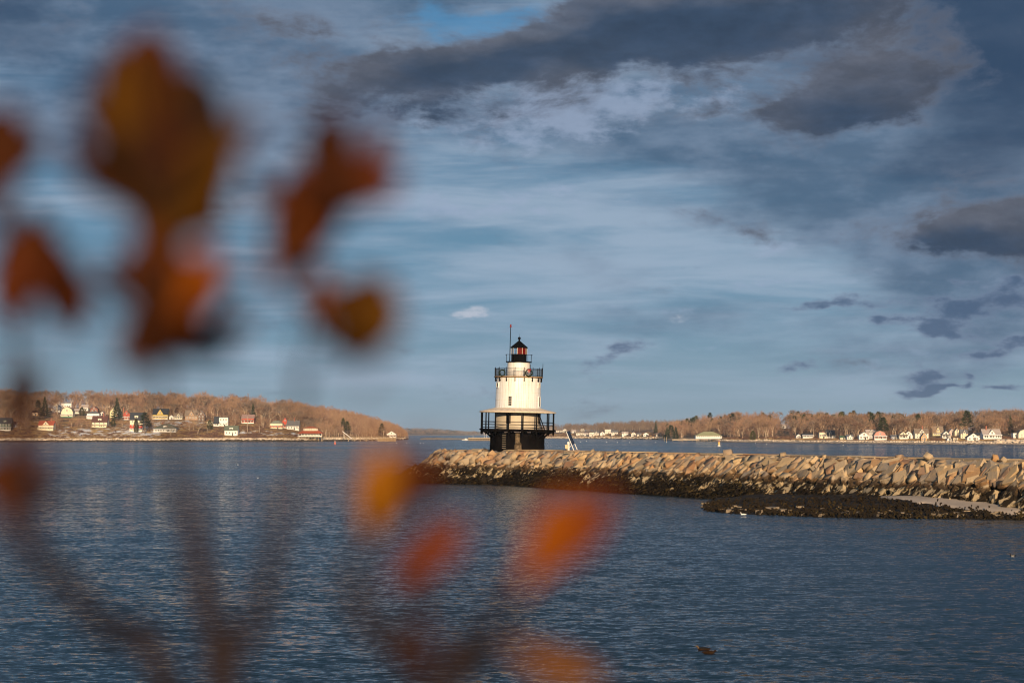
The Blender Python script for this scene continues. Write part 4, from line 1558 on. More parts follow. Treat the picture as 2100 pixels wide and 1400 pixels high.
M_BYEL = paint('buoy_yellow', (0.72, 0.52, 0.16), 0.5, 0.1, 2.0)
M_BRED = paint('buoy_red', (0.60, 0.16, 0.12), 0.5, 0.1, 2.0)
k_ = wl(914.5) / F
float_obj('channel_buoy', 1474.5, 914.5, [('float', [(0, -0.6), (3.0 * k_, -0.6), (3.0 * k_, 1.3 * k_), (2.2 * k_, 2.2 * k_), (0, 2.2 * k_)], M_TRIM),
                                          ('tower', [(1.9 * k_, 2.0 * k_), (1.9 * k_, 8.2 * k_), (1.4 * k_, 8.6 * k_), (0, 8.6 * k_)], M_BYEL),
                                          ('topmark', [(1.2 * k_, 8.4 * k_), (1.6 * k_, 9.4 * k_), (0.4 * k_, 11 * k_), (0, 11 * k_)], M_BRED)], 'yellow channel buoy with white float before the olive-roofed hall', 'buoy')
k_ = wl(910.5) / F
float_obj('channel_buoy', 687, 910.5, [('float', [(0, -0.6), (2.2 * k_, -0.6), (2.2 * k_, 2 * k_), (1.4 * k_, 4 * k_), (0, 4 * k_)], M_BRED),
                                       ('topmark', [(0.9 * k_, 3.8 * k_), (0.7 * k_, 7 * k_), (0.2 * k_, 8.2 * k_), (0, 8.2 * k_)], paint('buoy_pink', (0.66, 0.36, 0.30), 0.5))], 'pinkish red conical buoy before the timber pier', 'buoy')
for (x, y) in [(1173, 906.5), (1190, 906), (1203, 905), (1244, 907), (1266, 907.3), (1291, 907.5), (1344, 907), (1367, 907), (862, 909), (868, 909.2), (834, 908), (1549, 909), (1572, 911), (813, 908.2), (1729, 912.5), (1780, 912), (2061, 915.5), (529, 980), (488, 953)]:
    k_ = wl(y) / F
    r_ = min(0.55, 0.9 * k_)
    float_obj('mooring_buoy', x, y, [('float', [(0, -r_ * .6), (r_ * .85, -r_ * .4), (r_, r_ * 0.2), (r_ * .75, r_ * .85), (0.12, r_ * 1.1), (0.1, r_ * 1.4), (0, r_ * 1.4)], M_TRIM)], 'small round white mooring buoy floating on the bay', 'buoy', 'white mooring buoys')

# ------------------------------------------------------------------ breakwater
LH = Vector((0.8, 315.0, 0))          # lighthouse centre
AX = Vector((0.36, -0.933, 0)).normalized()     # along the breakwater, towards the shore
NR = Vector((-0.933, -0.36, 0)).normalized()    # out of the face we see
ZT = 5.0


def bw_curve(u, inner):
    """outline of the breakwater seen from above: u metres from the head's shoulder; u < 0 goes round the head"""
    rt, rb = 12.0, 20.0
    if u < 0:
        a = -u / 15.0
        dv = NR * math.cos(a) - AX * math.sin(a)
        return LH + dv * (rt if inner else rb)
    k = max(0.0, min(1.0, u / 26.0))
    k = k * k * (3 - 2 * k)
    wt = float(ip(u, [26, 85, 135, 160], [11.6, 10.8, 8.2, 7.6]))
    hw = (rt + (4.6 - rt) * k) if inner else (rb + (wt - rb) * k)
    wob = 0.35 * math.sin(u * 0.21) + 0.25 * math.sin(u * 0.53 + 1)
    return LH + AX * u + NR * (hw + (0 if inner else wob))


def stone_mat():
    m, t, p = new_mat('granite_armour_stone')
    info = t.new('ShaderNodeObjectInfo')
    gm = t.new('ShaderNodeNewGeometry')
    pos = gm.outputs['Position']
    s = t.sep(pos)
    rnd = t.new('ShaderNodeAttribute', attribute_name='tint').outputs['Fac']
    r = t.math('FRACT', t.math('ADD', t.math('MULTIPLY', info.outputs['Random'], 0.999), rnd))
    cr = t.new('ShaderNodeValToRGB')
    cr.color_ramp.interpolation = 'LINEAR'
    cols = [(0.0, (0.36, 0.29, 0.21)), (0.16, (0.52, 0.39, 0.24)), (0.3, (0.24, 0.20, 0.155)), (0.44, (0.44, 0.25, 0.115)), (0.58, (0.30, 0.26, 0.215)), (0.74, (0.54, 0.39, 0.22)), (0.87, (0.30, 0.165, 0.095)), (1.0, (0.27, 0.24, 0.20))]
    el = cr.color_ramp.elements
    while len(el) < len(cols):
        el.new(0.5)
    for e, (q, c) in zip(el, cols):
        e.position = q
        e.color = c + (1,)
    t.put(cr.inputs[0], r)
    col = cr.outputs[0]
    n1 = t.noise(pos, 1.3, 6.0, 0.65)
    n2 = t.noise(pos, 6.0, 4.0, 0.6)
    col = t.mix(t.smooth(n1, 0.45, 0.7, 0, 0.4), col, (0.56, 0.37, 0.18, 1))
    col = t.mix(t.smooth(n2, 0.5, 0.75, 0, 0.45), col, (0.20, 0.15, 0.11, 1))
    # tide: brown stain, then black weed and lichen with bare stone left between; shade on the low face painted in too
    nz = t.noise(pos, 0.9, 5.0, 0.62)
    lv = t.math('ADD', s[2], t.math('MULTIPLY', t.math('SUBTRACT', nz, 0.5), 2.6))
    col = t.mix(t.smooth(lv, 3.0, 2.6, 0, 0.9), col, (0.062, 0.036, 0.018, 1))
    # weed runs in slanting streaks
    wv = t.xyz(t.math('ADD', s[0], t.math('MULTIPLY', s[2], -0.5)), s[1], t.math('MULTIPLY', s[2], 0.55))
    nw = t.noise(wv, 1.15, 5.0, 0.6)
    bare = t.smooth(t.math('ADD', nw, t.math('MULTIPLY', s[2], 0.035)), 0.53, 0.60)
    bare = t.math('MULTIPLY', bare, t.math('MULTIPLY', t.smooth(lv, 0.6, 1.25), t.smooth(lv, 2.25, 1.95)))
    wet = t.mix(bare, (0.022, 0.016, 0.010, 1), (0.40, 0.31, 0.19, 1))
    col = t.mix(t.smooth(lv, 2.5, 2.15), col, wet)
    t.put(p.inputs['Base Color'], col)
    p.inputs['Roughness'].default_value = 0.85
    p.inputs['Specular IOR Level'].default_value = 0.08
    b = t.new('ShaderNodeBump')
    b.inputs['Strength'].default_value = 0.7
    b.inputs['Distance'].default_value = 0.12
    t.put(b.inputs['Height'], n1)
    t.l.new(b.outputs[0], p.inputs['Normal'])
    return m


M_STONE = stone_mat()
M_CORE = paint('rubble_core', (0.075, 0.055, 0.04), 0.95, 0.4, 0.8)


def stone_proto(seed):
    rg = random.Random(seed)
    bm = bmesh.new()
    for sx in (-1, 1):
        for sy in (-1, 1):
            for sz in (-1, 1):
                k = rg.uniform(0.72, 1.0)
                for j in range(2):
                    bm.verts.new((sx * (k * rg.uniform(0.72, 1.0)), sy * (k * rg.uniform(0.7, 1.0)), sz * (k * rg.uniform(0.66, 1.0))))
    r = bmesh.ops.convex_hull(bm, input=bm.verts)
    bad = list({g for g in r['geom_interior'] + r['geom_unused'] if isinstance(g, bmesh.types.BMVert)})
    if bad:
        bmesh.ops.delete(bm, geom=bad, context='VERTS')
    bmesh.ops.dissolve_limit(bm, angle_limit=math.radians(9), verts=bm.verts, edges=bm.edges)
    bmesh.ops.triangulate(bm, faces=bm.faces)
    # to unit extents
    for ax in range(3):
        lo = min(v.co[ax] for v in bm.verts)
        hi = max(v.co[ax] for v in bm.verts)
        for v in bm.verts:
            v.co[ax] = (v.co[ax] - (lo + hi) / 2) / (hi - lo)
    me = bpy.data.meshes.new('stone')
    bm.to_mesh(me)
    bm.free()
    me.materials.append(M_STONE)
    return me


STONES = [stone_proto(400 + i) for i in range(18)]


def stone_set():
    """every armour stone: (location, rotation matrix, size)"""
    rg = random.Random(5)
    out = []
    rows = 10
    u = -26.0
    us = []
    while u < 158:
        us.append(u)
        u += 1.45
    for j in range(rows):
        f = (j + 0.35) / rows
        off = rg.uniform(0, 1.8)
        for u in us:
            uu = u + off * (j % 2) + rg.uniform(-0.45, 0.45)
            T_, B_ = bw_curve(uu, True), bw_curve(uu, False)
            ff = f + rg.uniform(-0.05, 0.05)
            p = T_.lerp(B_, ff)
            p.z = ZT + (-0.9 - ZT) * ff - 0.42
            o = (B_ - T_).normalized()
            al = Vector((0, 0, 1)).cross(o).normalized()
            dn = (B_ - T_)
            dn.z = -5.9
            dn.normalize()
            nrm = al.cross(dn)
            if nrm.z < 0:
                nrm = -nrm
            basis = Matrix((al, dn, nrm)).transposed()
            lean = math.radians(rg.gauss(-28, 17))
            rot = basis @ Matrix.Rotation(lean, 3, 'Z') @ Matrix.Rotation(rg.gauss(0, 0.2), 3, 'X') @ Matrix.Rotation(rg.gauss(0, 0.2), 3, 'Y')
            big = rg.choice((0.75, 0.9, 1.0, 1.0, 1.25))
            sz = Vector((rg.uniform(1.4, 2.2) * big, rg.uniform(0.85, 1.2) * big, rg.uniform(0.95, 1.25)))
            ext = abs(rot[2][0]) * sz.x + abs(rot[2][1]) * sz.y + abs(rot[2][2]) * sz.z
            over = p.z + ext * 0.42 - (ZT + rg.uniform(-0.15, 0.12))
            if over > 0:
                p.z -= over
            out.append((p, rot, sz, uu, j))
    # crest stones along the edge
    u = -24.0
    while u < 158:
        p = bw_curve(u, True) - NR * rg.uniform(0.2, 1.0) if u > 0 else bw_curve(u, True).lerp(LH, 0.06)
        p = Vector((p.x, p.y, ZT - 0.80 + rg.uniform(-0.12, 0.10)))
        rot = Matrix.Rotation(rg.uniform(0, 6.28), 3, 'Z') @ Matrix.Rotation(rg.gauss(0, 0.12), 3, 'X')
        out.append((p, rot, Vector((rg.uniform(1.6, 2.8), rg.uniform(1.2, 1.9), rg.uniform(1.2, 1.5))), u, -1))
        u += rg.uniform(1.3, 2.2)
    # loose blocks lying on the crest
    for (x, y0, s_) in [(1493, 931, 1.25), (1605, 935, 0.8), (1905, 942, 1.1), (1845, 943, 0.9), (2040, 946, 0.9), (2058, 946, 0.8), (1265, 925.5, 0.6), (1690, 938, 0.55), (1215, 924, 0.7)]:
        a = (x - CX) / F
        # meet of the view column with the crest line
        base = LH + NR * 3.6
        dn_ = AX.x - a * AX.y
        uu = (a * base.y - base.x) / dn_
        p = base + AX * uu
        p.z = ZT - 0.05 + 0.14 * s_
        rot = Matrix.Rotation(rg.uniform(0, 6.28), 3, 'Z') @ Matrix.Rotation(rg.gauss(0, 0.6), 3, 'X') @ Matrix.Rotation(rg.gauss(0, 0.5), 3, 'Y')
        out.append((p, rot, Vector((0.95 * s_, 0.7 * s_, 0.62 * s_)), uu, -2))
    return out


def build_breakwater():
    root = empty('breakwater', LH)
    tag(root, 'long granite block breakwater running from the lighthouse to the right', 'breakwater')
    # core
    us = list(np.linspace(-46, 160, 120))
    mb = MB()
    T_ = []
    B_ = []
    for u in us:
        t_, b_ = bw_curve(u, True), bw_curve(u, False)
        q = t_.lerp(LH + AX * max(u, 0), 0.05)
        T_.append((q.x, q.y, ZT - 0.75))
        r_ = t_.lerp(b_, 0.94)
        B_.append((r_.x, r_.y, -1.6))
    back = []
    for u in us:
        c = LH + AX * max(u, 0) - NR * 5.0 - (AX * 6 if u < 0 else AX * 0)
        back.append((c.x, c.y, ZT - 0.76))
    for i in range(len(us) - 1):
        mb.face([B_[i], B_[i + 1], T_[i + 1], T_[i]])
        mb.face([T_[i], T_[i + 1], back[i + 1], back[i]])
        bk = [(x - NR.x * 8, y - NR.y * 8, -1.6) for x, y, z in (back[i], back[i + 1])]
        mb.face([back[i], back[i + 1], bk[1], bk[0]])
    mb.v = [(x - LH.x, y - LH.y, z) for x, y, z in mb.v]
    mb.build('core', M_CORE, root)
    # walkway of fitted slabs on top
    mb = MB()
    rg = random.Random(8)
    slab = MB()
    slab.box((0, 0, 0), (1, 1, 1))
    me = slab.mesh('crest_slab', M_STONE)
    u = -9.0
    while u < 150:
        ln = rg.uniform(1.8, 3.2)
        for side in (-1, 1):
            c = AX * (u + ln / 2) + NR * (1.7 * side)
            o = link(bpy.data.objects.new('crest_slab', me), root)
            o.matrix_local = Matrix.Translation((c.x, c.y, ZT - 0.35 + rg.uniform(-0.04, 0.05))) @ Matrix.Rotation(math.atan2(AX.y, AX.x) + rg.gauss(0, .01), 4, 'Z') @ Matrix.Diagonal((ln - 0.08, 3.3, 0.7, 1))
        u += ln
    S = stone_set()

    def vis(q):
        p = q[0]
        x = CX + F * p.x / p.y
        inside = -40 < x < 2130 and q[4] < 7
        return -(q[2].x * q[2].y / p.y ** 2) if inside else 0
    S.sort(key=vis)
    rg = random.Random(9)
    VV, TT, C = [], [], []
    b = 0
    for i, (p, rot, sz, uu, j) in enumerate(S):
        me = rg.choice(STONES)
        M = Matrix.Translation(p - LH) @ rot.to_4x4() @ Matrix.Diagonal((*sz, 1))
        if i < 297:
            o = bpy.data.objects.new('stone', me)
            link(o, root)
            o.matrix_local = M
        else:
            tint = rg.random()
            n = len(me.vertices)
            co = np.empty(n * 3)
            me.vertices.foreach_get('co', co)
            co = co.reshape(-1, 3)
            A_ = np.array(M)
            VV.append(co @ A_[:3, :3].T + A_[:3, 3])
            tr = np.array([list(f.vertices) for f in me.polygons])
            TT.append(tr + b)
            C += [tint] * n
            b += n
    me = np_mesh('rubble_stone', np.concatenate(VV), np.concatenate(TT), M_STONE)
    at_ = me.attributes.new('tint', 'FLOAT', 'POINT')
    at_.data.foreach_set('value', np.array(C, dtype=np.float32))
    o = link(bpy.data.objects.new('rubble_stone', me), root)
    o['kind'] = 'stuff'
    return root, S


BW, STONE_LIST = build_breakwater()

# rockweed hanging on the lower stones
M_WEED = twig_mat('rockweed', (0.014, 0.010, 0.006), 0.3)
M_WEED2 = twig_mat('rockweed_tips', (0.055, 0.037, 0.014), 0.3)


def weed_mass(name, tufts, mat, seed, ln=(0.35, 0.9), parent=None, org=Vector((0, 0, 0))):
    rg = random.Random(seed)
    V, T = [], []
    for p, o, k in tufts:
        for i in range(k):
            dv = (o * rg.uniform(0.2, 0.8) + Vector((rg.gauss(0, .45), rg.gauss(0, .45), -rg.uniform(0.1, 1.0)))).normalized()
            st = p + Vector((rg.gauss(0, .3), rg.gauss(0, .3), rg.gauss(0, .2))) - org
            sd = dv.cross(o + Vector((rg.gauss(0, .3), rg.gauss(0, .3), 0.2))).normalized() * rg.uniform(0.05, 0.13)
            l_ = rg.uniform(*ln)
            md = st + dv * l_ * 0.5 + o * 0.1
            b = len(V)
            V += [tuple(st - sd * .6), tuple(st + sd * .6), tuple(md + sd), tuple(md - sd), tuple(st + dv * l_ + Vector((0, 0, -0.08)))]
            T += [(b, b + 1, b + 2), (b, b + 2, b + 3), (b + 3, b + 2, b + 4)]
    o_ = bpy.data.objects.new(name, np_mesh(name, np.array(V), np.array(T), mat))
    link(o_, parent)
    o_['kind'] = 'stuff'
    return o_


rg = random.Random(12)
tufts, tufts2 = [], []
for i in range(3400):
    u = rg.uniform(-26, 135)
    hi_z = 2.0 if u < 85 else float(ip(u, [85, 110, 135], [2.0, 1.3, 0.9]))
    z = hi_z * rg.random() ** 1.25 - 0.1
    f = (ZT - z) / (ZT + 0.9)
    T_, B_ = bw_curve(u, True), bw_curve(u, False)
    o = (B_ - T_).normalized()
    n = (o * 0.6 + Vector((0, 0, 0.8))).normalized()
    p = T_.lerp(B_, f) + n * rg.uniform(0.1, 0.45)
    p.z = z + rg.uniform(0.0, 0.45)
    if hash_noise(np.array(u / 2.6 + z * 0.9), np.array(z * 1.1), 6) < 0.40 and z > 0.6:
        continue
    (tufts if rg.random() < 0.72 else tufts2).append((p, o, rg.randint(5, 9)))
weed_mass('rockweed', tufts, M_WEED, 1, parent=BW, org=LH)
weed_mass('dry_rockweed', tufts2, M_WEED2, 2, (0.25, 0.6), parent=BW, org=LH)


# ------------------------------------------------------------------ tidal ledge and sand at the foot
LGX = [1445, 1456, 1480, 1560, 1700, 1850, 2060, 2420]
LGN = [1040, 1047, 1051, 1055, 1060.5, 1063, 1064.5, 1068]
LGF = [1036, 1031, 1029, 1026, 1024, 1021, 1020, 1020]
LGZ = [0.05, 0.12, 0.25, 0.5, 0.85, 1.2, 1.45, 1.7]


def ledge_ends(x):
    dn = wl(ip(x, LGX, LGN))
    zf = ip(x, LGX, LGZ)
    df = F * (CAM_Z - zf) / (ip(x, LGX, LGF) - HZ)
    return dn, df, zf


def ledge_f(x, y):
    dn, df, zf = ledge_ends(x)
    r = (np.asarray(y, float) - HZ) / F
    return (CAM_Z - r * dn) / (zf + r * (df - dn))


def ledge_pt(x, f):
    dn, df, zf = ledge_ends(x)
    d = dn + (df - dn) * f
    return (np.asarray(x, float) - CX) / F * d, d, zf * f


def grid_obj(name, X, D_, Z, mat):
    V = np.stack([X, D_, Z], -1).reshape(-1, 3)
    n, m = X.shape
    i = np.arange(n - 1)[:, None] * m + np.arange(m - 1)[None, :]
    Q = np.stack([i, i + 1, i + m + 1, i + m], -1).reshape(-1, 4)
    o = link(bpy.data.objects.new(name, np_mesh(name, V, Q, mat, True)))
    tag(o, kind='structure')
    return o


def ledge():
    xs = np.linspace(1445, 2420, 170)
    f = np.linspace(-0.12, 1.45, 48)[:, None]
    X, D_, Z = ledge_pt(xs[None, :], f)
    nz = (hash_noise(X / 1.7, D_ / 1.7, 4) - 0.5) * 0.26 + (hash_noise(X / 0.7, D_ / 0.7, 5) - 0.5) * 0.16
    Z = Z + nz * np.clip((f + 0.1) * 5, 0, 1) * np.clip((xs - 1445) / 50, 0, 1)[None, :] + 0.1 * np.clip(f * 12, -1, 1) * np.clip((xs - 1445) / 30, 0, 1)[None, :]
    mt, t, p = new_mat('weedy_ledge')
    pos = t.new('ShaderNodeNewGeometry').outputs['Position']
    n1 = t.noise(pos, 1.1, 6.0, 0.65)
    col = t.mix(t.smooth(n1, 0.42, 0.72), (0.016, 0.012, 0.008, 1), (0.075, 0.055, 0.035, 1))
    t.put(p.inputs['Base Color'], col)
    p.inputs['Roughness'].default_value = 0.7
    p.inputs['Specular IOR Level'].default_value = 0.12
    b = t.new('ShaderNodeBump')
    b.inputs['Distance'].default_value = 0.2
    t.put(b.inputs['Height'], t.noise(pos, 4.0, 5.0, 0.7))
    t.l.new(b.outputs[0], p.inputs['Normal'])
    grid_obj('tidal_ledge_ground', X, D_, Z, mt)
    # sand
    xs = np.linspace(1806, 2420, 140)
    ytop = ip(xs, [1806, 1850, 1930, 2010, 2060, 2420], [1022.5, 1020, 1019.5, 1022, 1024, 1026])
    ybot = ip(xs, [1806, 1840, 1880, 1950, 2010, 2070, 2420], [1023.5, 1027, 1034, 1042, 1049, 1056, 1060])
    ybot = ybot + (hash_noise(xs / 13, xs * 0, 3) - 0.5) * 3.4
    q = np.linspace(0, 1, 18)[:, None]
    yy = ybot[None, :] * (1 - q) + ytop[None, :] * q
    X, D_, Z = ledge_pt(xs[None, :] * np.ones_like(q), ledge_f(xs[None, :], yy))
    edge = np.minimum(np.clip(q * 9, 0, 1), np.clip((1 - q) * 9, 0, 1)) * np.ones_like(Z)
    Z = Z + 0.02 + 0.24 * edge ** 0.6 + (hash_noise(X / 3, D_ / 3, 9) - 0.5) * 0.04
    mt, t, p = new_mat('tidal_sand')  # two sand tones mixed by stretched noise
    pos = t.new('ShaderNodeNewGeometry').outputs['Position']
    s = t.sep(pos)
    n1 = t.noise(t.xyz(t.math('MULTIPLY', s[0], 0.35), t.math('MULTIPLY', s[1], 0.12), 0.0), 1.0, 5.0, 0.6)
    col = t.mix(t.smooth(n1, 0.35, 0.65), (0.44, 0.35, 0.26, 1), (0.58, 0.46, 0.34, 1))
    t.put(p.inputs['Base Color'], col)
    p.inputs['Roughness'].default_value = 0.6
    grid_obj('sand_ground', X, D_, Z, mt)


ledge()
rg = random.Random(31)
tf, tf2 = [], []


def in_sand(x, y):
    return x > 1800 and ip(x, [1806, 1850, 1930, 2010, 2060, 2420], [1022.5, 1020, 1019.5, 1022, 1024, 1026]) - 1 < y < ip(x, [1806, 1840, 1880, 1950, 2010, 2070, 2420], [1023.5, 1027, 1034, 1042, 1049, 1056, 1060]) + 1.5


for i in range(1700):
    x = rg.uniform(1450, 2110)
    yn = float(ip(x, LGX, LGN))
    yf = float(ip(x, LGX, LGF))
    y = yn + (yf - yn) * rg.random() ** 1.4
    if in_sand(x, y):
        continue
    X_, D_, Z_ = ledge_pt(x, float(ledge_f(x, y)))
    (tf if rg.random() < 0.85 else tf2).append((Vector((float(X_), float(D_), float(Z_) + 0.12)), Vector((0, -1, 0.3)).normalized(), rg.randint(3, 6)))
w_ = weed_mass('ledge_rockweed', tf, M_WEED, 4, (0.2, 0.5))
tag(w_, 'dark rockweed carpeting the low tidal ledge', 'seaweed', kind='stuff')
w_ = weed_mass('dry_ledge_rockweed', tf2, M_WEED2, 5, (0.2, 0.4))
tag(w_, 'brown tips of dry rockweed on the tidal ledge', 'seaweed', kind='stuff')
M_LROCK = paint('barnacled_rock', (0.21, 0.165, 0.115), 0.85, 0.35, 2.5, dirt=(0.03, 0.022, 0.014), dirt_a=0.9, rand=0.3)
LR = []
for me in STONES[:6]:
    q = me.copy()
    q.materials.clear()
    q.materials.append(M_LROCK)
    LR.append(q)
for i in range(60):
    x = rg.uniform(1475, 2105)
    yn = float(ip(x, LGX, LGN))
    y = yn - 1 - rg.random() ** 1.5 * float(ip(x, [1460, 1560, 1850, 2110], [6, 16, 16, 6]))
    if in_sand(x, y):
        continue
    X_, D_, Z_ = ledge_pt(x, float(ledge_f(x, y)))
    s_ = rg.uniform(0.25, 0.6) * (1.5 if rg.random() < 0.2 else 1)
    o = link(bpy.data.objects.new('tidal_rock', rg.choice(LR)))
    o.matrix_world = Matrix.Translation((float(X_), float(D_), float(Z_) + 0.12)) @ Matrix.Rotation(rg.uniform(0, 6.28), 4, 'Z') @ Matrix.Diagonal((s_ * 1.4, s_, s_ * 0.8, 1))
    tag(o, 'weedy brown rock lying on the low tidal ledge', 'rock', 'rocks on the tidal ledge')
# two low rocks awash off the ledge
for k, (x, y, s_) in enumerate([(1449, 1034, 0.8), (1447, 1040.5, 0.7)]):
    o = link(bpy.data.objects.new('awash_rock', LR[k]))
    p = sea(x, y)
    p.z = 0.02
    o.matrix_world = Matrix.Translation(p) @ Matrix.Diagonal((s_ * 1.6, s_, s_ * 0.5, 1))
    tag(o, ('upper' if k == 0 else 'lower') + ' of two dark rocks awash left of the tidal ledge', 'rock')


# ------------------------------------------------------------------ lighthouse
M_CAST = paint('black_cast_iron', (0.0065, 0.0055, 0.0055), 0.6, 0.4, 0.7, dirt=(0.05, 0.028, 0.015), dirt_a=0.14, spec=0.0, bump=0.2)
M_BLK = paint('black_paint', (0.0045, 0.0045, 0.005), 0.6, 0.2, 2.0, spec=0.02)


def tower_mat():
    m, t, p = new_mat('weathered_white_iron')
    co = t.new('ShaderNodeTexCoord').outputs['Object']
    s = t.sep(co)
    ang = t.math('ARCTAN2', s[0], t.math('MULTIPLY', s[1], -1.0))
    st = t.noise(t.xyz(t.math('MULTIPLY', ang, 9.0), 0.0, t.math('MULTIPLY', s[2], 0.25)), 1.0, 5.0, 0.65)
    bl = t.noise(co, 2.2, 6.0, 0.7)
    col = t.mix(t.smooth(st, 0.35, 0.7), (0.88, 0.87, 0.84, 1), (0.78, 0.75, 0.69, 1))
    rust = t.math('MULTIPLY', t.smooth(st, 0.56, 0.72), t.smooth(bl, 0.42, 0.62))
    col = t.mix(t.math('MULTIPLY', rust, 0.7), col, (0.42, 0.24, 0.12, 1))
    gr = t.noise(t.xyz(t.math('MULTIPLY', ang, 16.0), 3.0, t.math('MULTIPLY', s[2], 0.12)), 1.0, 4.0, 0.6)
    col = t.mix(t.smooth(gr, 0.48, 0.68, 0, 0.6), col, (0.44, 0.39, 0.33, 1))
    seam = t.math('ABSOLUTE', t.math('SUBTRACT', t.math('FRACT', t.math('MULTIPLY', ang, 2.228)), 0.5))
    col = t.mix(t.smooth(seam, 0.475, 0.49, 0, 0.35), col, (0.52, 0.44, 0.33, 1))
    sp = t.noise(co, 7.0, 3.0, 0.6)
    col = t.mix(t.smooth(sp, 0.70, 0.76, 0, 0.8), col, (0.16, 0.09, 0.06, 1))
    t.put(p.inputs['Base Color'], col)
    p.inputs['Roughness'].default_value = 0.45
    return m


M_TOWER = tower_mat()
M_ROOFG = paint('gallery_roof_sheet', (0.74, 0.62, 0.48), 0.7, 0.15, 1.2, dirt=(0.34, 0.20, 0.12), dirt_a=0.5)
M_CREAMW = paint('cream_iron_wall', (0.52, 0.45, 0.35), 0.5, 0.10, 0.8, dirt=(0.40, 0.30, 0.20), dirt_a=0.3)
M_RUST = paint('rust_edge', (0.36, 0.22, 0.10), 0.8, 0.3, 2.0)
M_CONC = paint('stained_concrete', (0.13, 0.095, 0.06), 0.9, 0.5, 1.6, dirt=(0.5, 0.38, 0.24), dirt_a=0.8)
M_WIRE = paint('railing_mesh_wire', (0.05, 0.05, 0.055), 0.6, 0.1)


def glass_mat(name, c, rough=0.02):
    m, t, p = new_mat(name)
    p.inputs['Base Color'].default_value = tuple(c) + (1,)
    p.inputs['Roughness'].default_value = rough
    p.inputs['Transmission Weight'].default_value = 1.0
    p.inputs['IOR'].default_value = 1.02
    return m


M_PANE = glass_mat('lantern_glass', (0.92, 0.95, 0.96))
M_PANER = paint('red_sector_glass', (0.12, 0.008, 0.006), 0.5, 0.1, 2.0, spec=0.05)


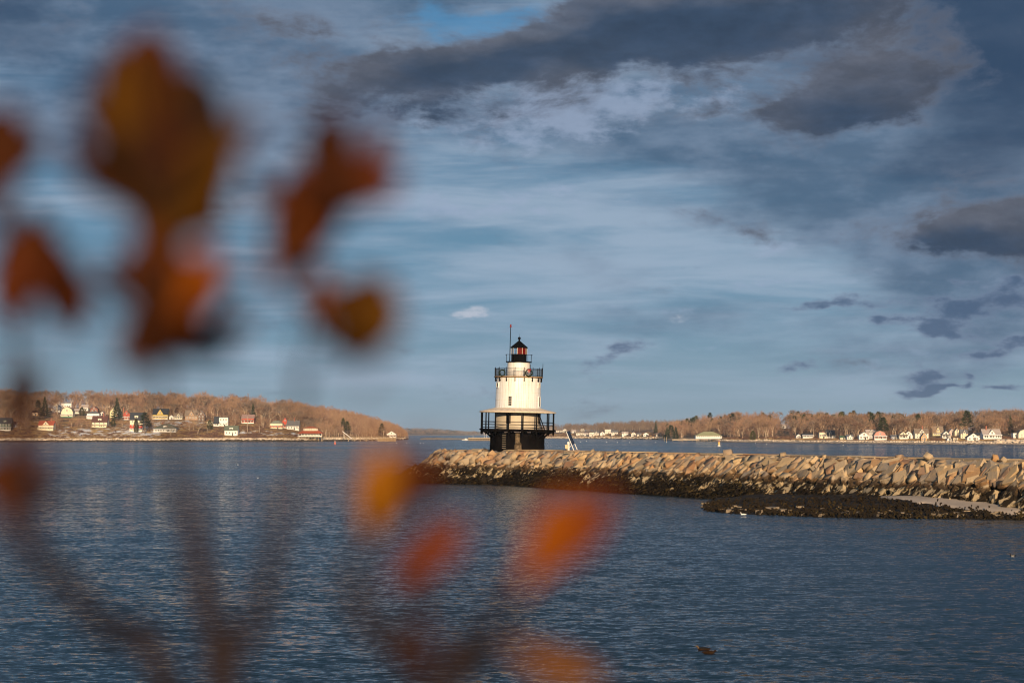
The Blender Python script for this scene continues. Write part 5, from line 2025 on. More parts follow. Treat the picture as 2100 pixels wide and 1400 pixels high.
def build_lighthouse():
    s = 315.0 / F
    zb = CAM_Z - (925 - HZ) * s        # ground line of the caisson
    root = empty('lighthouse', (LH.x, LH.y, zb))
    root.rotation_euler = (0, math.radians(1.15), math.radians(0))
    tag(root, 'white sparkplug-shaped lighthouse on a black iron caisson at the breakwater end', 'lighthouse')

    def hz(y):
        return (925 - y) * s

    def pol(r, a, z):
        """a = 0 faces the camera, positive to the right"""
        return Vector((r * math.sin(a), -r * math.cos(a), z))
    # caisson with plate joints
    b = MB()
    R0, R1 = 4.34, 4.16
    top = hz(886.5)
    b.lathe([(R0, -2.0), (R0, top * 0.30), (R0 - 0.03, top * 0.30), (R1 + 0.04, top * 0.62), (R1 + 0.02, top * 0.62), (R1, top)], 72)
    ca = b.build('caisson', M_CAST, root, False)
    for z in (top * 0.30, top * 0.63, top * 0.95):
        b = MB()
        rr = R0 + (R1 - R0) * z / top
        b.lathe([(rr - 0.05, z - 0.07), (rr + 0.06, z - 0.07), (rr + 0.06, z + 0.07), (rr - 0.05, z + 0.07)], 72)
        b.build('plate_flange', M_CAST, ca)
    pm = MB()
    pm.box((0, 0, top / 2), (0.09, 0.10, top))
    pe = pm.mesh('plate_rib', M_CAST)
    for k in range(20):
        a = k * 2 * math.pi / 20 + 0.1
        o = link(bpy.data.objects.new('plate_rib', pe), ca)
        o.location = pol((R0 + R1) / 2 + 0.02, a, 0)
        o.rotation_euler = (0, 0, a)
    # stained concrete casing in front
    b = MB()
    b.tube([(0.15, -4.35, -0.6), (0.12, -4.42, top * 0.35), (0.05, -4.30, top * 0.42), (0.0, -4.28, top * 0.96)], [0.62, 0.58, 0.40, 0.36], 12)
    b.build('pipe_casing', M_CONC, root)
    # ladder on the caisson
    la = empty('ladder', (0, 0, 0), parent=root)
    a = math.asin((1034.5 - 1060.5) * s / 4.35)
    for k in range(9):
        b = MB()
        z = 0.5 + k * 0.33
        q1, q2 = pol(4.5, a - 0.075, z), pol(4.5, a + 0.075, z)
        b.bar(q1, q2, 0.028, n=6)
        b.build('rung', M_CREAMW, la)
    for sg in (-1, 1):
        b = MB()
        b.bar(pol(4.5, a + sg * 0.08, 0.1), pol(4.5, a + sg * 0.08, top), 0.03, n=6)
        b.build('stile', M_BLK, la)
    # gallery deck and brackets
    dk0, dk1 = hz(885), hz(879.6)
    RD = 5.98
    b = MB()
    b.lathe([(3.0, dk1), (RD, dk1), (RD + 0.06, dk1 - 0.08), (RD + 0.06, dk1 - 0.22), (RD - 0.1, dk1 - 0.24), (RD - 0.15, dk0), (3.0, dk0)], 72)
    b.build('gallery_deck', M_CAST, root)
    pm = MB()
    z0, z1 = dk0, hz(897)
    P = []
    for i in range(9):
        f = i / 8
        P.append((-(RD - 0.35) + (RD - 0.35 - 4.25) * f, z0 - (z0 - z1) * (f ** 1.7)))
    pts = [Vector((0, y, z)) for y, z in P]
    for i in range(8):
        mid = (pts[i] + pts[i + 1]) / 2
        dv = pts[i + 1] - pts[i]
        pm.box(mid, (0.13, dv.length * 1.06, 0.2), rot=Matrix.Rotation(math.atan2(dv.z, dv.y), 3, 'X'))
    pm.box((0, -(4.2 + RD - 0.3) / 2, dk0 - 0.06), (0.12, RD - 0.3 - 4.2, 0.14))
    pe = pm.mesh('gallery_bracket', M_CAST)
    NP = 16
    pang = [2 * math.pi * (k + 0.36) / NP for k in range(NP)]
    for a in pang:
        o = link(bpy.data.objects.new('gallery_bracket', pe), root)
        o.rotation_euler = (0, 0, a)
    pm = MB()
    pm.lathe([(0.0, dk0 - 0.62), (0.07, dk0 - 0.42), (0.13, dk0 - 0.3), (0.13, dk0)], 8, ctr=(0, -(RD - 0.2)))
    pe = pm.mesh('drop_finial', M_CAST)
    for a in pang:
        o = link(bpy.data.objects.new('drop_finial', pe), root)
        o.rotation_euler = (0, 0, a)
    # gallery posts, rails
    eav = hz(846.2)
    pm = MB()
    pm.bar((0, -(RD - 0.2), dk1), (0, -(RD - 0.2), eav + 0.1), 0.11, 0.10, 8)
    pe = pm.mesh('gallery_post', M_BLK)
    for a in pang:
        o = link(bpy.data.objects.new('gallery_post', pe), root)
        o.rotation_euler = (0, 0, a)
    for zr in (0.22, 0.66, 1.1):
        b = MB()
        rr = RD - 0.2
        for k in range(48):
            a0, a1 = 2 * math.pi * k / 48, 2 * math.pi * (k + 1) / 48
            b.bar(pol(rr, a0, dk1 + zr), pol(rr, a1, dk1 + zr), 0.05, n=5, cap=False)
        b.build('gallery_rail', M_BLK, root)
    # sheltered wall below the roof
    b = MB()
    b.lathe([(3.66, dk1), (3.62, hz(836))], 72)
    b.build('lower_wall', M_CREAMW, root, True)
    # gallery roof: separate sheets
    rt = hz(836.3)
    nsh = 32
    pm = MB()
    a0, a1 = -math.pi / nsh * 0.985, math.pi / nsh * 0.985
    pm.lathe([(3.5, rt + 0.02), (RD + 0.08, eav + 0.18), (RD + 0.10, eav), (RD - 0.1, eav - 0.02), (3.5, rt - 0.18)], 3, a0=a0, a1=a1)
    pe = pm.mesh('roof_sheet', M_ROOFG)
    gr = empty('gallery_roof', (0, 0, 0), parent=root)
    for k in range(nsh):
        o = link(bpy.data.objects.new('roof_sheet', pe), gr)
        o.rotation_euler = (0, 0, 2 * math.pi * k / nsh)
    b = MB()
    b.lathe([(3.4, rt - 0.22), (RD - 0.02, eav - 0.03), (RD - 0.02, eav + 0.1), (3.4, rt - 0.05)], 72)
    b.build('soffit', M_CREAMW, gr)
    # tower
    t0, t1 = hz(836.8), hz(773.6)
    b = MB()
    b.lathe([(3.68, t0 - 0.1), (3.68, t0 + 0.08), (3.60, t0 + 0.12), (3.50, t1)], 96)
    tw = b.build('tower', M_TOWER, root, True)
    for k in (0.26, 0.5, 0.75):
        z = t0 + (t1 - t0) * k
        rr = 3.60 - 0.10 * k
        b = MB()
        b.lathe([(rr - 0.03, z - 0.05), (rr + 0.025, z - 0.05), (rr + 0.025, z + 0.05), (rr - 0.03, z + 0.05)], 96)
        b.build('plate_joint', M_TOWER, tw)
    # windows and doors on the curved walls
    def opening(name, xo, R, y0, y1, w, leaf, frame=True, bars=0, parent=root):
        a = math.asin(max(-0.99, min(0.99, (xo - 1062.5) * s / R)))
        za, zb_ = hz(y1), hz(y0)
        r = empty(name, pol(R - 0.10, a, (za + zb_) / 2), a, parent)
        hgt = zb_ - za
        if frame:
            b = MB()
            for sx in (-1, 1):
                b.box((sx * (w / 2 + 0.06), -0.09, 0), (0.12, 0.18, hgt + 0.24))
            for sz in (-1, 1):
                b.box((0, -0.09, sz * (hgt / 2 + 0.06)), (w, 0.18, 0.12))
            b.build('frame', M_TOWER, r)
        b = MB()
        b.box((0, -0.065, 0), (w, 0.13, hgt))
        b.build('leaf' if bars == 0 else 'pane', leaf, r)
        if bars:
            b = MB()
            for k in range(1, bars):
                b.box((0, -0.14, -hgt / 2 + hgt * k / bars), (w, 0.03, 0.05))
            b.box((0, -0.145, 0), (0.05, 0.03, hgt))
            b.build('glazing_bar', M_CREAMW, r)
        return r
    opening('window', 1046.3, 3.58, 813.5, 832.5, 0.52, M_GLASS, True, 4)
    opening('window', 1106.0, 3.58, 813.5, 832.5, 0.52, M_VOID, True)
    opening('window', 1020.3, 3.58, 786.5, 794.5, 0.5, M_VOID, True)
    opening('window', 1104.5, 3.55, 785.5, 794, 0.5, M_CREAMW, True)
    opening('door', 1043.5, 3.66, 848.5, 868.5, 0.75, M_VOID, False)
    opening('door', 1105.8, 3.66, 848.5, 868.5, 0.75, M_VOID, False)
    # board leaning on the wall at the right
    b = MB()
    b.bar((3.55, -1.2, dk1 + 1.9), (4.25, -2.2, dk1), 0.07, n=4)
    b.bar((3.25, -1.6, dk1 + 1.9), (3.85, -2.6, dk1), 0.07, n=4)
    o = b.build('leaning_boards', M_BLK)
    o.matrix_world = Matrix.Translation((LH.x, LH.y, zb)) @ Matrix.Rotation(math.radians(1.15), 4, 'Y')
    o.name = 'leaning_frame'
    tag(o, 'dark frame leaning on the lower gallery wall at the right', 'frame')
    # upper gallery
    g1 = hz(772.4)
    b = MB()
    b.lathe([(1.5, g1), (3.86, g1), (3.88, g1 - 0.10), (3.80, g1 - 0.16), (3.4, g1 - 0.18)], 72)
    b.build('upper_gallery_deck', M_RUST, root)
    pm = MB()
    pm.box((0, -3.72, g1 - 0.42), (0.10, 0.10, 0.75))
    pm.box((0, -3.62, g1 - 0.22), (0.10, 0.36, 0.14))
    pm.box((0, -3.57, g1 - 0.62), (0.09, 0.16, 0.26))
    pe = pm.mesh('upper_bracket', M_BLK)
    ub = [2 * math.pi * (k + 0.62) / 16 for k in range(16)]
    for a in ub:
        o = link(bpy.data.objects.new('upper_bracket', pe), root)
        o.rotation_euler = (0, 0, a)
    pm = MB()
    pm.bar((0, -3.78, g1 - 0.05), (0, -3.78, g1 + 1.42), 0.05, 0.045, 6)
    pe = pm.mesh('rail_post', M_BLK)
    for a in ub:
        o = link(bpy.data.objects.new('rail_post', pe), root)
        o.rotation_euler = (0, 0, a)
    for zr in (0.12, 1.22):
        b = MB()
        for k in range(60):
            a0, a1 = 2 * math.pi * k / 60, 2 * math.pi * (k + 1) / 60
            b.bar(pol(3.78, a0, g1 + zr), pol(3.78, a1, g1 + zr), 0.032, n=5, cap=False)
        b.build('handrail', M_BLK, root)
    b = MB()
    for k in range(180):
        a = 2 * math.pi * k / 180
        q = pol(3.78, a, g1 + 0.12)
        b.bar(q, q + Vector((0, 0, 1.1)), 0.011, n=3, cap=False)
    for zr in (0.3, 0.48, 0.66, 0.84, 1.02):
        for k in range(60):
            a0, a1 = 2 * math.pi * k / 60, 2 * math.pi * (k + 1) / 60
            b.bar(pol(3.78, a0, g1 + zr), pol(3.78, a1, g1 + zr), 0.010, n=3, cap=False)
    b.build('wire_mesh', M_WIRE, root)['kind'] = 'stuff'
    # watch room
    w1 = hz(742.8)
    b = MB()
    b.lathe([(1.86, g1), (1.79, w1)], 72)
    b.build('watch_room', M_TOWER, root, True)
    opening('door', 1086.0, 1.82, 746.5, 762, 0.6, M_VOID, False)
    # lantern gallery
    b = MB()
    b.lathe([(1.0, w1 + 0.12), (2.2, w1 + 0.12), (2.2, w1 - 0.02), (1.0, w1 - 0.06)], 8, a0=math.pi / 8, a1=2 * math.pi + math.pi / 8)
    b.build('lantern_deck', M_BLK, root)
    pm = MB()
    pm.bar((0, -2.12, w1), (0, -2.12, w1 + 1.2), 0.035, n=5)
    pe = pm.mesh('lantern_rail_post', M_BLK)
    for k in range(8):
        a = 2 * math.pi * (k + 0.5) / 8
        if abs(math.cos(a)) > 0.75:
            continue
        o = link(bpy.data.objects.new('lantern_rail_post', pe), root)
        o.rotation_euler = (0, 0, a)
    for sg in (-1, 1):
        b = MB()
        for zr in (1.18,):
            for (aa, ab) in ((0.36 * math.pi, 0.64 * math.pi),):
                q = [pol(2.12, sg * (aa + (ab - aa) * i / 4), w1 + zr) for i in range(5)]
                b.tube(q, [0.035] * 5, 5)
                b.bar(q[0], pol(1.3, sg * aa, w1 + zr), 0.03, n=5)
                b.bar(pol(1.55, sg * aa, w1), pol(1.55, sg * aa, w1 + zr), 0.03, n=5)
        b.build('lantern_handrail', M_BLK, root)
    # lantern: parapet, mullions, panes, lens, roof
    l0, l1, l2 = w1 + 0.1, hz(726.2), hz(713.2)
    b = MB()
    b.lathe([(1.28, l0), (1.28, l1 - 0.08), (1.34, l1 - 0.08), (1.34, l1), (1.1, l1)], 10)
    b.build('lantern_parapet', M_BLK, root)
    ng = 10
    pm = MB()
    pm.box((0, -1.24, (l1 + l2) / 2), (0.075, 0.09, l2 - l1))
    pe = pm.mesh('mullion', M_CREAMW)
    pg = MB()
    hw = 1.24 * math.sin(math.pi / ng) * 0.95
    pg.box((0, -1.24 * math.cos(math.pi / ng), (l1 + l2) / 2), (2 * hw, 0.02, l2 - l1))
    pc, prd = pg.mesh('pane', M_PANE), pg.mesh('red_pane', M_PANER)
    for k in range(ng):
        a = 2 * math.pi * (k + 0.5) / ng + 0.1
        o = link(bpy.data.objects.new('mullion', pe), root)
        o.rotation_euler = (0, 0, a)
        a2 = a + math.pi / ng
        red = 0.02 < ((a2 + math.pi) % (2 * math.pi) - math.pi) < 1.5
        o = link(bpy.data.objects.new('red_pane' if red else 'pane', prd if red else pc), root)
        o.rotation_euler = (0, 0, a2)
    b = MB()
    b.lathe([(0.0, l1), (0.2, l1), (0.2, l1 + 0.2), (0.3, l1 + 0.25), (0.34, l1 + 0.5), (0.3, l1 + 0.75), (0.12, l1 + 0.85), (0, l1 + 0.86)], 16)
    b.build('lens', paint('lens_glass', (0.35, 0.40, 0.42), 0.1, 0.1, spec=0.8), root, True)
    b = MB()
    pk = hz(699.5)
    b.lathe([(1.2, l2 - 0.02), (1.42, l2 - 0.02), (1.44, l2 + 0.08), (0.85, l2 + 0.55), (0.22, pk), (0.0, pk + 0.02)], 10)
    b.build('lantern_roof', M_BLK, root)
    b = MB()
    ball = hz(693.6)
    pr = [(0.2, pk - 0.1), (0.14, pk + 0.1), (0.12, ball - 0.22)]
    for k in range(9):
        q = -math.pi / 2 + 0.5 + (math.pi - 0.5) * k / 8
        pr.append((max(0.0, 0.235 * math.cos(q)), ball + 0.235 * math.sin(q)))
    b.lathe(pr, 16)
    b.build('vent_ball', M_BLK, root, True)
    b = MB()
    b.bar((0, 0, ball + 0.2), (0, 0, hz(684)), 0.02, 0.012, 5)
    b.build('lightning_rod', M_BLK, root)
    # mast with red light
    b = MB()
    xm = (1045 - 1063.8) * s
    b.bar((xm, -0.9, w1 + 0.05), (xm + 0.05, -0.9, hz(672)), 0.075, 0.06, 8)
    ma = b.build('mast', M_BLK, root)
    b = MB()
    b.lathe([(0.0, 0), (0.17, 0), (0.17, 0.06), (0.12, 0.08), (0.13, 0.34), (0.10, 0.46), (0.0, 0.48)], 12)
    o = b.build('beacon', paint('red_beacon_lens', (0.22, 0.022, 0.015), 0.25, 0.1, 3.0), ma, True)
    o.location = (xm + 0.05, -0.9, hz(672))
    # antenna at the right of the upper gallery
    b = MB()
    b.bar((3.78, -0.4, g1), (3.82, -0.4, hz(745)), 0.05, 0.035, 6)
    b.build('antenna', M_BLK, root)
    return root, zb, s, g1


LHO, LZB, LS, G1 = build_lighthouse()

M_FIR = twig_mat('fir_sprigs', (0.016, 0.028, 0.012), 0.2)
M_BOW = paint('red_bow', (0.36, 0.012, 0.010), 0.6, 0.1)
TILT = Matrix.Translation((LH.x, LH.y, LZB)) @ Matrix.Rotation(math.radians(1.15), 4, 'Y')


def wreath(xo, yo, r, label, ribbon=True):
    a = math.asin((xo - 1063) * LS / 3.85)
    pos = TILT @ Vector((3.92 * math.sin(a), -3.92 * math.cos(a), (925 - yo) * LS))
    root = empty('wreath', pos, a * 0.6)
    tag(root, label, 'wreath', 'wreaths on the upper gallery railing')
    rg = random.Random(int(xo))
    b = MB()
    for i in range(520):
        q = rg.uniform(0, 6.283)
        rr = r + rg.gauss(0, 0.05)
        c = Vector((rr * math.cos(q), rg.gauss(0, 0.05), rr * math.sin(q)))
        dv = Vector((-math.sin(q) + rg.gauss(0, .5), rg.gauss(0, .5), math.cos(q) + rg.gauss(0, .5))).normalized()
        sd = dv.cross(Vector((rg.uniform(-1, 1), rg.uniform(-1, 1), rg.uniform(-1, 1)))).normalized() * 0.03
        b.face([c - sd, c + sd, c + dv * rg.uniform(0.1, 0.2)])
    n = 20
    for i in range(n):
        q0, q1 = 6.283 * i / n, 6.283 * (i + 1) / n
        b.bar((r * math.cos(q0), 0, r * math.sin(q0)), (r * math.cos(q1), 0, r * math.sin(q1)), 0.075, n=6, cap=False)
    b.build('greenery', M_FIR, root)
    if not ribbon:
        return root
    bw = MB()
    for sg in (-1, 1):
        lp = [Vector((0, -0.12, 0)), Vector((sg * 0.22, -0.2, 0.12)), Vector((sg * 0.3, -0.16, 0.0)), Vector((sg * 0.2, -0.14, -0.1))]
        for i in range(4):
            p0, p1 = lp[i], lp[(i + 1) % 4]
            bw.face([p0, p1, p1 + Vector((0, 0.07, 0)), p0 + Vector((0, 0.07, 0))])
        bw.face(lp)
        bw.face([(0, -0.13, 0), (sg * 0.06, -0.14, 0), (sg * 0.2, -0.12, -0.42), (sg * 0.08, -0.12, -0.46)])
    bw.box((0, -0.16, 0), (0.11, 0.1, 0.11))
    o = bw.build('bow', M_BOW, root)
    o.location = (0, -0.05, r - 0.02)
    return root


wreath(1083.3, 765.5, 0.52, 'fir wreath with red bow on the right of the lighthouse railing')
wl_ = wreath(1030.2, 766.0, 0.46, 'dark fir wreath on the left of the lighthouse railing', False)


# ------------------------------------------------------------------ solar panel on the breakwater
def solar():
    u = 21.8
    base = LH + AX * u + NR * 0.2
    d = base.y
    s = d / F
    zt = ZT + 0.02
    root = empty('solar_panel', (base.x, base.y, zt))
    tag(root, 'tilted dark solar panel on white legs beside the lighthouse', 'solar panel')
    x0 = CX + F * base.x / base.y

    def q(x, y, dy=0.0):
        return Vector(((x - x0) * s, dy, CAM_Z - (y - HZ) * s - zt))
    a, b_ = q(1164.6, 884), q(1175.4, 910.5)
    up = (a - b_).normalized()
    sd = Vector((0.42, 0.9, 0.0))
    sd = (sd - up * sd.dot(up)).normalized()
    nm = sd.cross(up)
    rot = Matrix((sd, nm, up)).transposed()
    mb = MB()
    mb.box((a + b_) / 2, (1.25, 0.07, (a - b_).length), rot=rot)
    mb.build('panel', paint('solar_cells', (0.012, 0.014, 0.022), 0.2, 0.15, 3.0, spec=0.5), root)
    for k in range(1, 4):
        mb = MB()
        c = b_.lerp(a, k / 4)
        mb.box(c - nm * 0.045 * (1 if nm.y > 0 else -1), (1.2, 0.02, 0.03), rot=rot)
        mb.build('cell_joint', M_WIRE, root)
    for f in (-0.66, 0.66):
        mb = MB()
        e = b_ + sd * f + (b_ - a).normalized() * 1.0
        mb.bar((a if f < 0 else b_) + sd * f, Vector((e.x, e.y, max(e.z, -0.1))), 0.06, n=5)
        mb.build('leg', M_TRIM, root)
    mb = MB()
    mb.bar(q(1166.5, 924, -0.1), q(1166.5, 907, -0.1), 0.11, n=6)
    mb.build('post', M_TRIM, root)
    mb = MB()
    mb.bar(q(1162, 923.5, -0.3), q(1170.5, 914, 0.2), 0.05, n=5)
    mb.build('brace', M_TRIM, root)
    mb = MB()
    mb.box(q(1165.6, 908, -0.15), (0.30, 0.3, 0.36))
    mb.build('junction_box', M_TRIM, root)
    mb = MB()
    c = q(1161.8, 915.6, -0.3)
    mb.box(c, (0.44, 0.36, 0.52))
    mb.box((c.x, c.y, c.z + 0.28), (0.5, 0.42, 0.05))
    mb.build('battery_box', paint('cream_box', (0.62, 0.50, 0.30), 0.6, 0.1), root)
    mb = MB()
    mb.box((c.x, c.y, (c.z - 0.26) / 2), (0.2, 0.2, c.z - 0.26))
    mb.build('box_plinth', M_CONC, root)


solar()

# ------------------------------------------------------------------ birds on the water
def bird(name, x, y, L, face, cols, label, cat, neck=0.22, flank=None):
    """swimming bird; L body length in metres, face = -1 looks left in the photo"""
    p = sea(x, y)
    root = empty(name, (p.x, p.y, 0.0))
    root.scale = (face, 1, 1)
    tag(root, label, cat)
    body_m, head_m, bill_m, wing_m = cols
    # path from tail to head: x forward, z up, radius y / z
    st = [(-0.56, 0.10, 0.012, 0.008), (-0.46, 0.085, 0.05, 0.03), (-0.30, 0.06, 0.125, 0.095), (-0.08, 0.055, 0.165, 0.135), (0.14, 0.055, 0.16, 0.135), (0.28, 0.075, 0.12, 0.115), (0.36, 0.13, 0.075, 0.08),
          (0.385, 0.13 + neck * 0.45, 0.055, 0.058), (0.40, 0.13 + neck * 0.8, 0.056, 0.06), (0.425, 0.16 + neck, 0.066, 0.066), (0.48, 0.168 + neck, 0.056, 0.056), (0.53, 0.158 + neck, 0.028, 0.03), (0.545, 0.155 + neck, 0.01, 0.01)]
    n = 12
    b = MB()
    rings = []
    for i, (px, pz, ry, rz) in enumerate(st):
        a = st[max(0, i - 1)]
        c = st[min(len(st) - 1, i + 1)]
        t = Vector((c[0] - a[0], 0, c[1] - a[1])).normalized()
        up = Vector((-t.z, 0, t.x))
        ring = []
        for k in range(n):
            q = 2 * math.pi * k / n
            v = Vector((px, 0, pz)) + Vector((0, ry * math.cos(q), 0)) + up * (rz * math.sin(q))
            ring.append(len(b.v))
            b.v.append(tuple(v * L))
        rings.append(ring)
    for i in range(len(rings) - 1):
        for k in range(n):
            j = (k + 1) % n
            b.f.append((rings[i][k], rings[i][j], rings[i + 1][j], rings[i + 1][k]))
            b.m.append(1 if i >= 6 else 0)
    b.f.append(tuple(rings[0]))
    b.m.append(0)
    b.f.append(tuple(reversed(rings[-1])))
    b.m.append(1)
    b.build('body', [body_m, head_m], root, True)
    b = MB()
    zz = 0.155 + neck
    b.bar(Vector((0.52, 0, zz)) * L, Vector((0.63, 0, zz - 0.02)) * L, 0.022 * L, 0.009 * L, 6)
    b.build('bill', bill_m, root)
    for sg in (-1, 1):
        b = MB()
        W = [(-0.50, 0.03, 0.13), (-0.25, 0.13, 0.10), (0.05, 0.168, 0.085), (0.24, 0.125, 0.11), (0.22, 0.08, 0.185), (0.0, 0.09, 0.20), (-0.25, 0.065, 0.165)]
        P = [Vector((a, sg * (c + 0.012), e)) * L for a, c, e in W]
        c = sum(P, Vector((0, 0, 0))) / len(P) + Vector((0, sg * 0.03, 0.01)) * L
        for i in range(len(P)):
            b.face([P[i], P[(i + 1) % len(P)], c])
        b.build('wing', wing_m, root, True)
        if flank is not None:
            b = MB()
            W = [(-0.22, 0.135, 0.045), (0.0, 0.165, 0.02), (0.24, 0.14, 0.03), (0.30, 0.105, 0.06), (0.2, 0.158, 0.085), (0.0, 0.176, 0.08), (-0.2, 0.148, 0.085)]
            P = [Vector((a, sg * (c + 0.016), e)) * L for a, c, e in W]
            b.face(P)
            b.build('flank', flank, root)
    return root


M_FW = paint('white_feathers', (0.78, 0.76, 0.74), 0.8, 0.06, 6, spec=0.02)
M_FG = paint('grey_feathers', (0.42, 0.41, 0.42), 0.8, 0.1, 6, spec=0.02)
M_FB = paint('black_feathers', (0.018, 0.016, 0.016), 0.7, 0.2, 6, spec=0.02)
M_FBR = paint('brown_feathers', (0.025, 0.014, 0.008), 0.8, 0.4, 14, spec=0.02)
M_FTAN = paint('tan_feathers', (0.14, 0.09, 0.05), 0.8, 0.2, 12, spec=0.02)
M_BILL = paint('yellow_bill', (0.5, 0.34, 0.08), 0.5)
M_BILLD = paint('dark_bill', (0.06, 0.055, 0.05), 0.5)
bird('gull', 1524.5, 1055, 0.56, -1, (M_FW, M_FW, M_BILL, M_FW), 'white gull swimming just off the tidal ledge', 'gull', 0.2)
bird('duck', 2077, 1139.5, 0.40, -1, (M_FB, M_FB, M_BILLD, M_FB), 'small dark duck with white flank near the right edge', 'duck', 0.24, M_FW)
bird('duck', 1443, 1332, 0.5, -1, (M_FBR, M_FTAN, M_BILLD, M_FB), 'brown duck with tan head, farther of the foreground pair', 'duck', 0.10)
bird('duck', 1454, 1339, 0.48, 1, (M_FBR, M_FBR, M_BILLD, M_FBR), 'dark brown duck facing right, nearer of the foreground pair', 'duck', 0.03)
# ------------------------------------------------------------------ bank we stand on
def bank():
    xs = np.linspace(-60, 60, 60)
    ys = np.concatenate([np.linspace(-80, 4, 20, endpoint=False), np.linspace(4, 26, 22)])
    X, Y = np.meshgrid(xs, ys)
    Z = ip(Y, [-80, -10, 4.5, 9, 14, 20, 26], [8.0, 5.9, 5.85, 4.4, 1.6, 0.1, -1.2]) + (hash_noise(X / 2, Y / 2, 1) - .5) * 0.25
    V = np.stack([X, Y, Z], -1).reshape(-1, 3)
    m = len(xs)
    i = np.arange(len(ys) - 1)[:, None] * m + np.arange(m - 1)[None, :]
    Q = np.stack([i, i + 1, i + m + 1, i + m], -1).reshape(-1, 4)
    o = link(bpy.data.objects.new('shore_bank_ground', np_mesh('shore_bank_ground', V, Q, paint('bank_turf', (0.10, 0.085, 0.04), 0.95, 0.4, 0.8), True)))
    tag(o, kind='structure')


bank()


# ------------------------------------------------------------------ autumn shrub right in front of the lens
def leaf_mat(name, c1, c2):
    m, t, p = new_mat(name)
    co = t.new('ShaderNodeTexCoord').outputs['Object']
    n = t.noise(co, 45.0, 4.0, 0.6)
    col = t.mix(t.smooth(n, 0.35, 0.65), tuple(c1) + (1,), tuple(c2) + (1,))
    t.put(p.inputs['Base Color'], col)
    p.inputs['Roughness'].default_value = 0.9
    p.inputs['Specular IOR Level'].default_value = 0.05
    return m


LM = {
    'mustard': leaf_mat('leaf_mustard', (0.088, 0.037, 0.003), (0.048, 0.019, 0.003)),
    'orange': leaf_mat('leaf_orange', (0.23, 0.062, 0.003), (0.16, 0.038, 0.003)),
    'gold': leaf_mat('leaf_gold', (0.29, 0.115, 0.004), (0.21, 0.072, 0.004)),
    'rust': leaf_mat('leaf_rust', (0.085, 0.022, 0.007), (0.052, 0.013, 0.005)),
    'red': leaf_mat('leaf_red', (0.145, 0.032, 0.006), (0.095, 0.019, 0.005)),
    'amber': leaf_mat('leaf_amber', (0.19, 0.075, 0.008), (0.12, 0.044, 0.007)),
    'brown': leaf_mat('leaf_brown', (0.028, 0.009, 0.004), (0.040, 0.013, 0.005)),
    'dark': leaf_mat('leaf_dark', (0.011, 0.007, 0.006), (0.018, 0.009, 0.007)),
}
M_STEM = paint('shrub_stem', (0.022, 0.013, 0.014), 0.8, 0.3, 30)


def leaf_mesh(mat, curl, fold):
    """obovate leaf of unit length along +y, base at the origin, front towards -z"""
    prof = [(0.0, 0.012), (0.08, 0.05), (0.22, 0.13), (0.42, 0.21), (0.62, 0.245), (0.78, 0.215), (0.90, 0.13), (0.97, 0.05), (1.0, 0.0)]
    b = MB()
    rows = []
    for y, w in prof:
        z = curl * (y - 0.3) ** 2
        row = []
        for f in (-1, -0.5, 0, 0.5, 1):
            row.append((f * w, y, z - fold * abs(f) * w))
        rows.append(row)
    for i in range(len(rows) - 1):
        for k in range(4):
            b.face([rows[i][k], rows[i][k + 1], rows[i + 1][k + 1], rows[i + 1][k]])
    me = b.mesh('leaf', mat, True)
    return me


SHRUB = empty('shrub', (-0.15, 1.25, 5.87))
tag(SHRUB, 'autumn shrub with orange and brown leaves, out of focus close up', 'shrub')


LRG = random.Random(44)


def leaf(xb, yb, xt, yt, d, width, kind, roll=0.0, curl=0.15, fold=0.25, tilt=0.0, mate=True):
    """leaf from its base pixel to its tip pixel at distance d; width as a share of the usual"""
    a = at(xb, yb, d)
    t = at(xt, yt, d + tilt)
    ln = (t - a).length
    yv = (t - a).normalized()
    front = Vector((0, -1, 0))
    zv = (-(front - yv * front.dot(yv))).normalized()
    zv = Quaternion(yv, roll * 0.6) @ zv
    xv = yv.cross(zv)
    o = bpy.data.objects.new('leaf', leaf_mesh(LM[kind], curl, fold))
    link(o, SHRUB)
    M = Matrix((xv * ln * width * 1.12, yv * ln, zv * ln)).transposed().to_4x4()
    o.matrix_local = Matrix.Translation(a - SHRUB.location) @ M
    if mate:
        # a second leaf of the same bud, a little behind and turned
        q = LRG.uniform(-0.32, 0.32)
        k = LRG.uniform(0.7, 0.95)
        dx, dy = xt - xb, yt - yb
        leaf(xb + LRG.uniform(-8, 8), yb + LRG.uniform(-6, 6), xb + k * (dx * math.cos(q) - dy * math.sin(q)), yb + k * (dx * math.sin(q) + dy * math.cos(q)), d + LRG.uniform(0.02, 0.07), width * LRG.uniform(0.7, 0.95),
             LRG.choice(('brown', 'rust', 'brown')) if kind not in ('gold', 'orange') else 'rust', LRG.uniform(-1.2, 1.2), 0.35, 0.5, LRG.uniform(-0.02, 0.02), False)


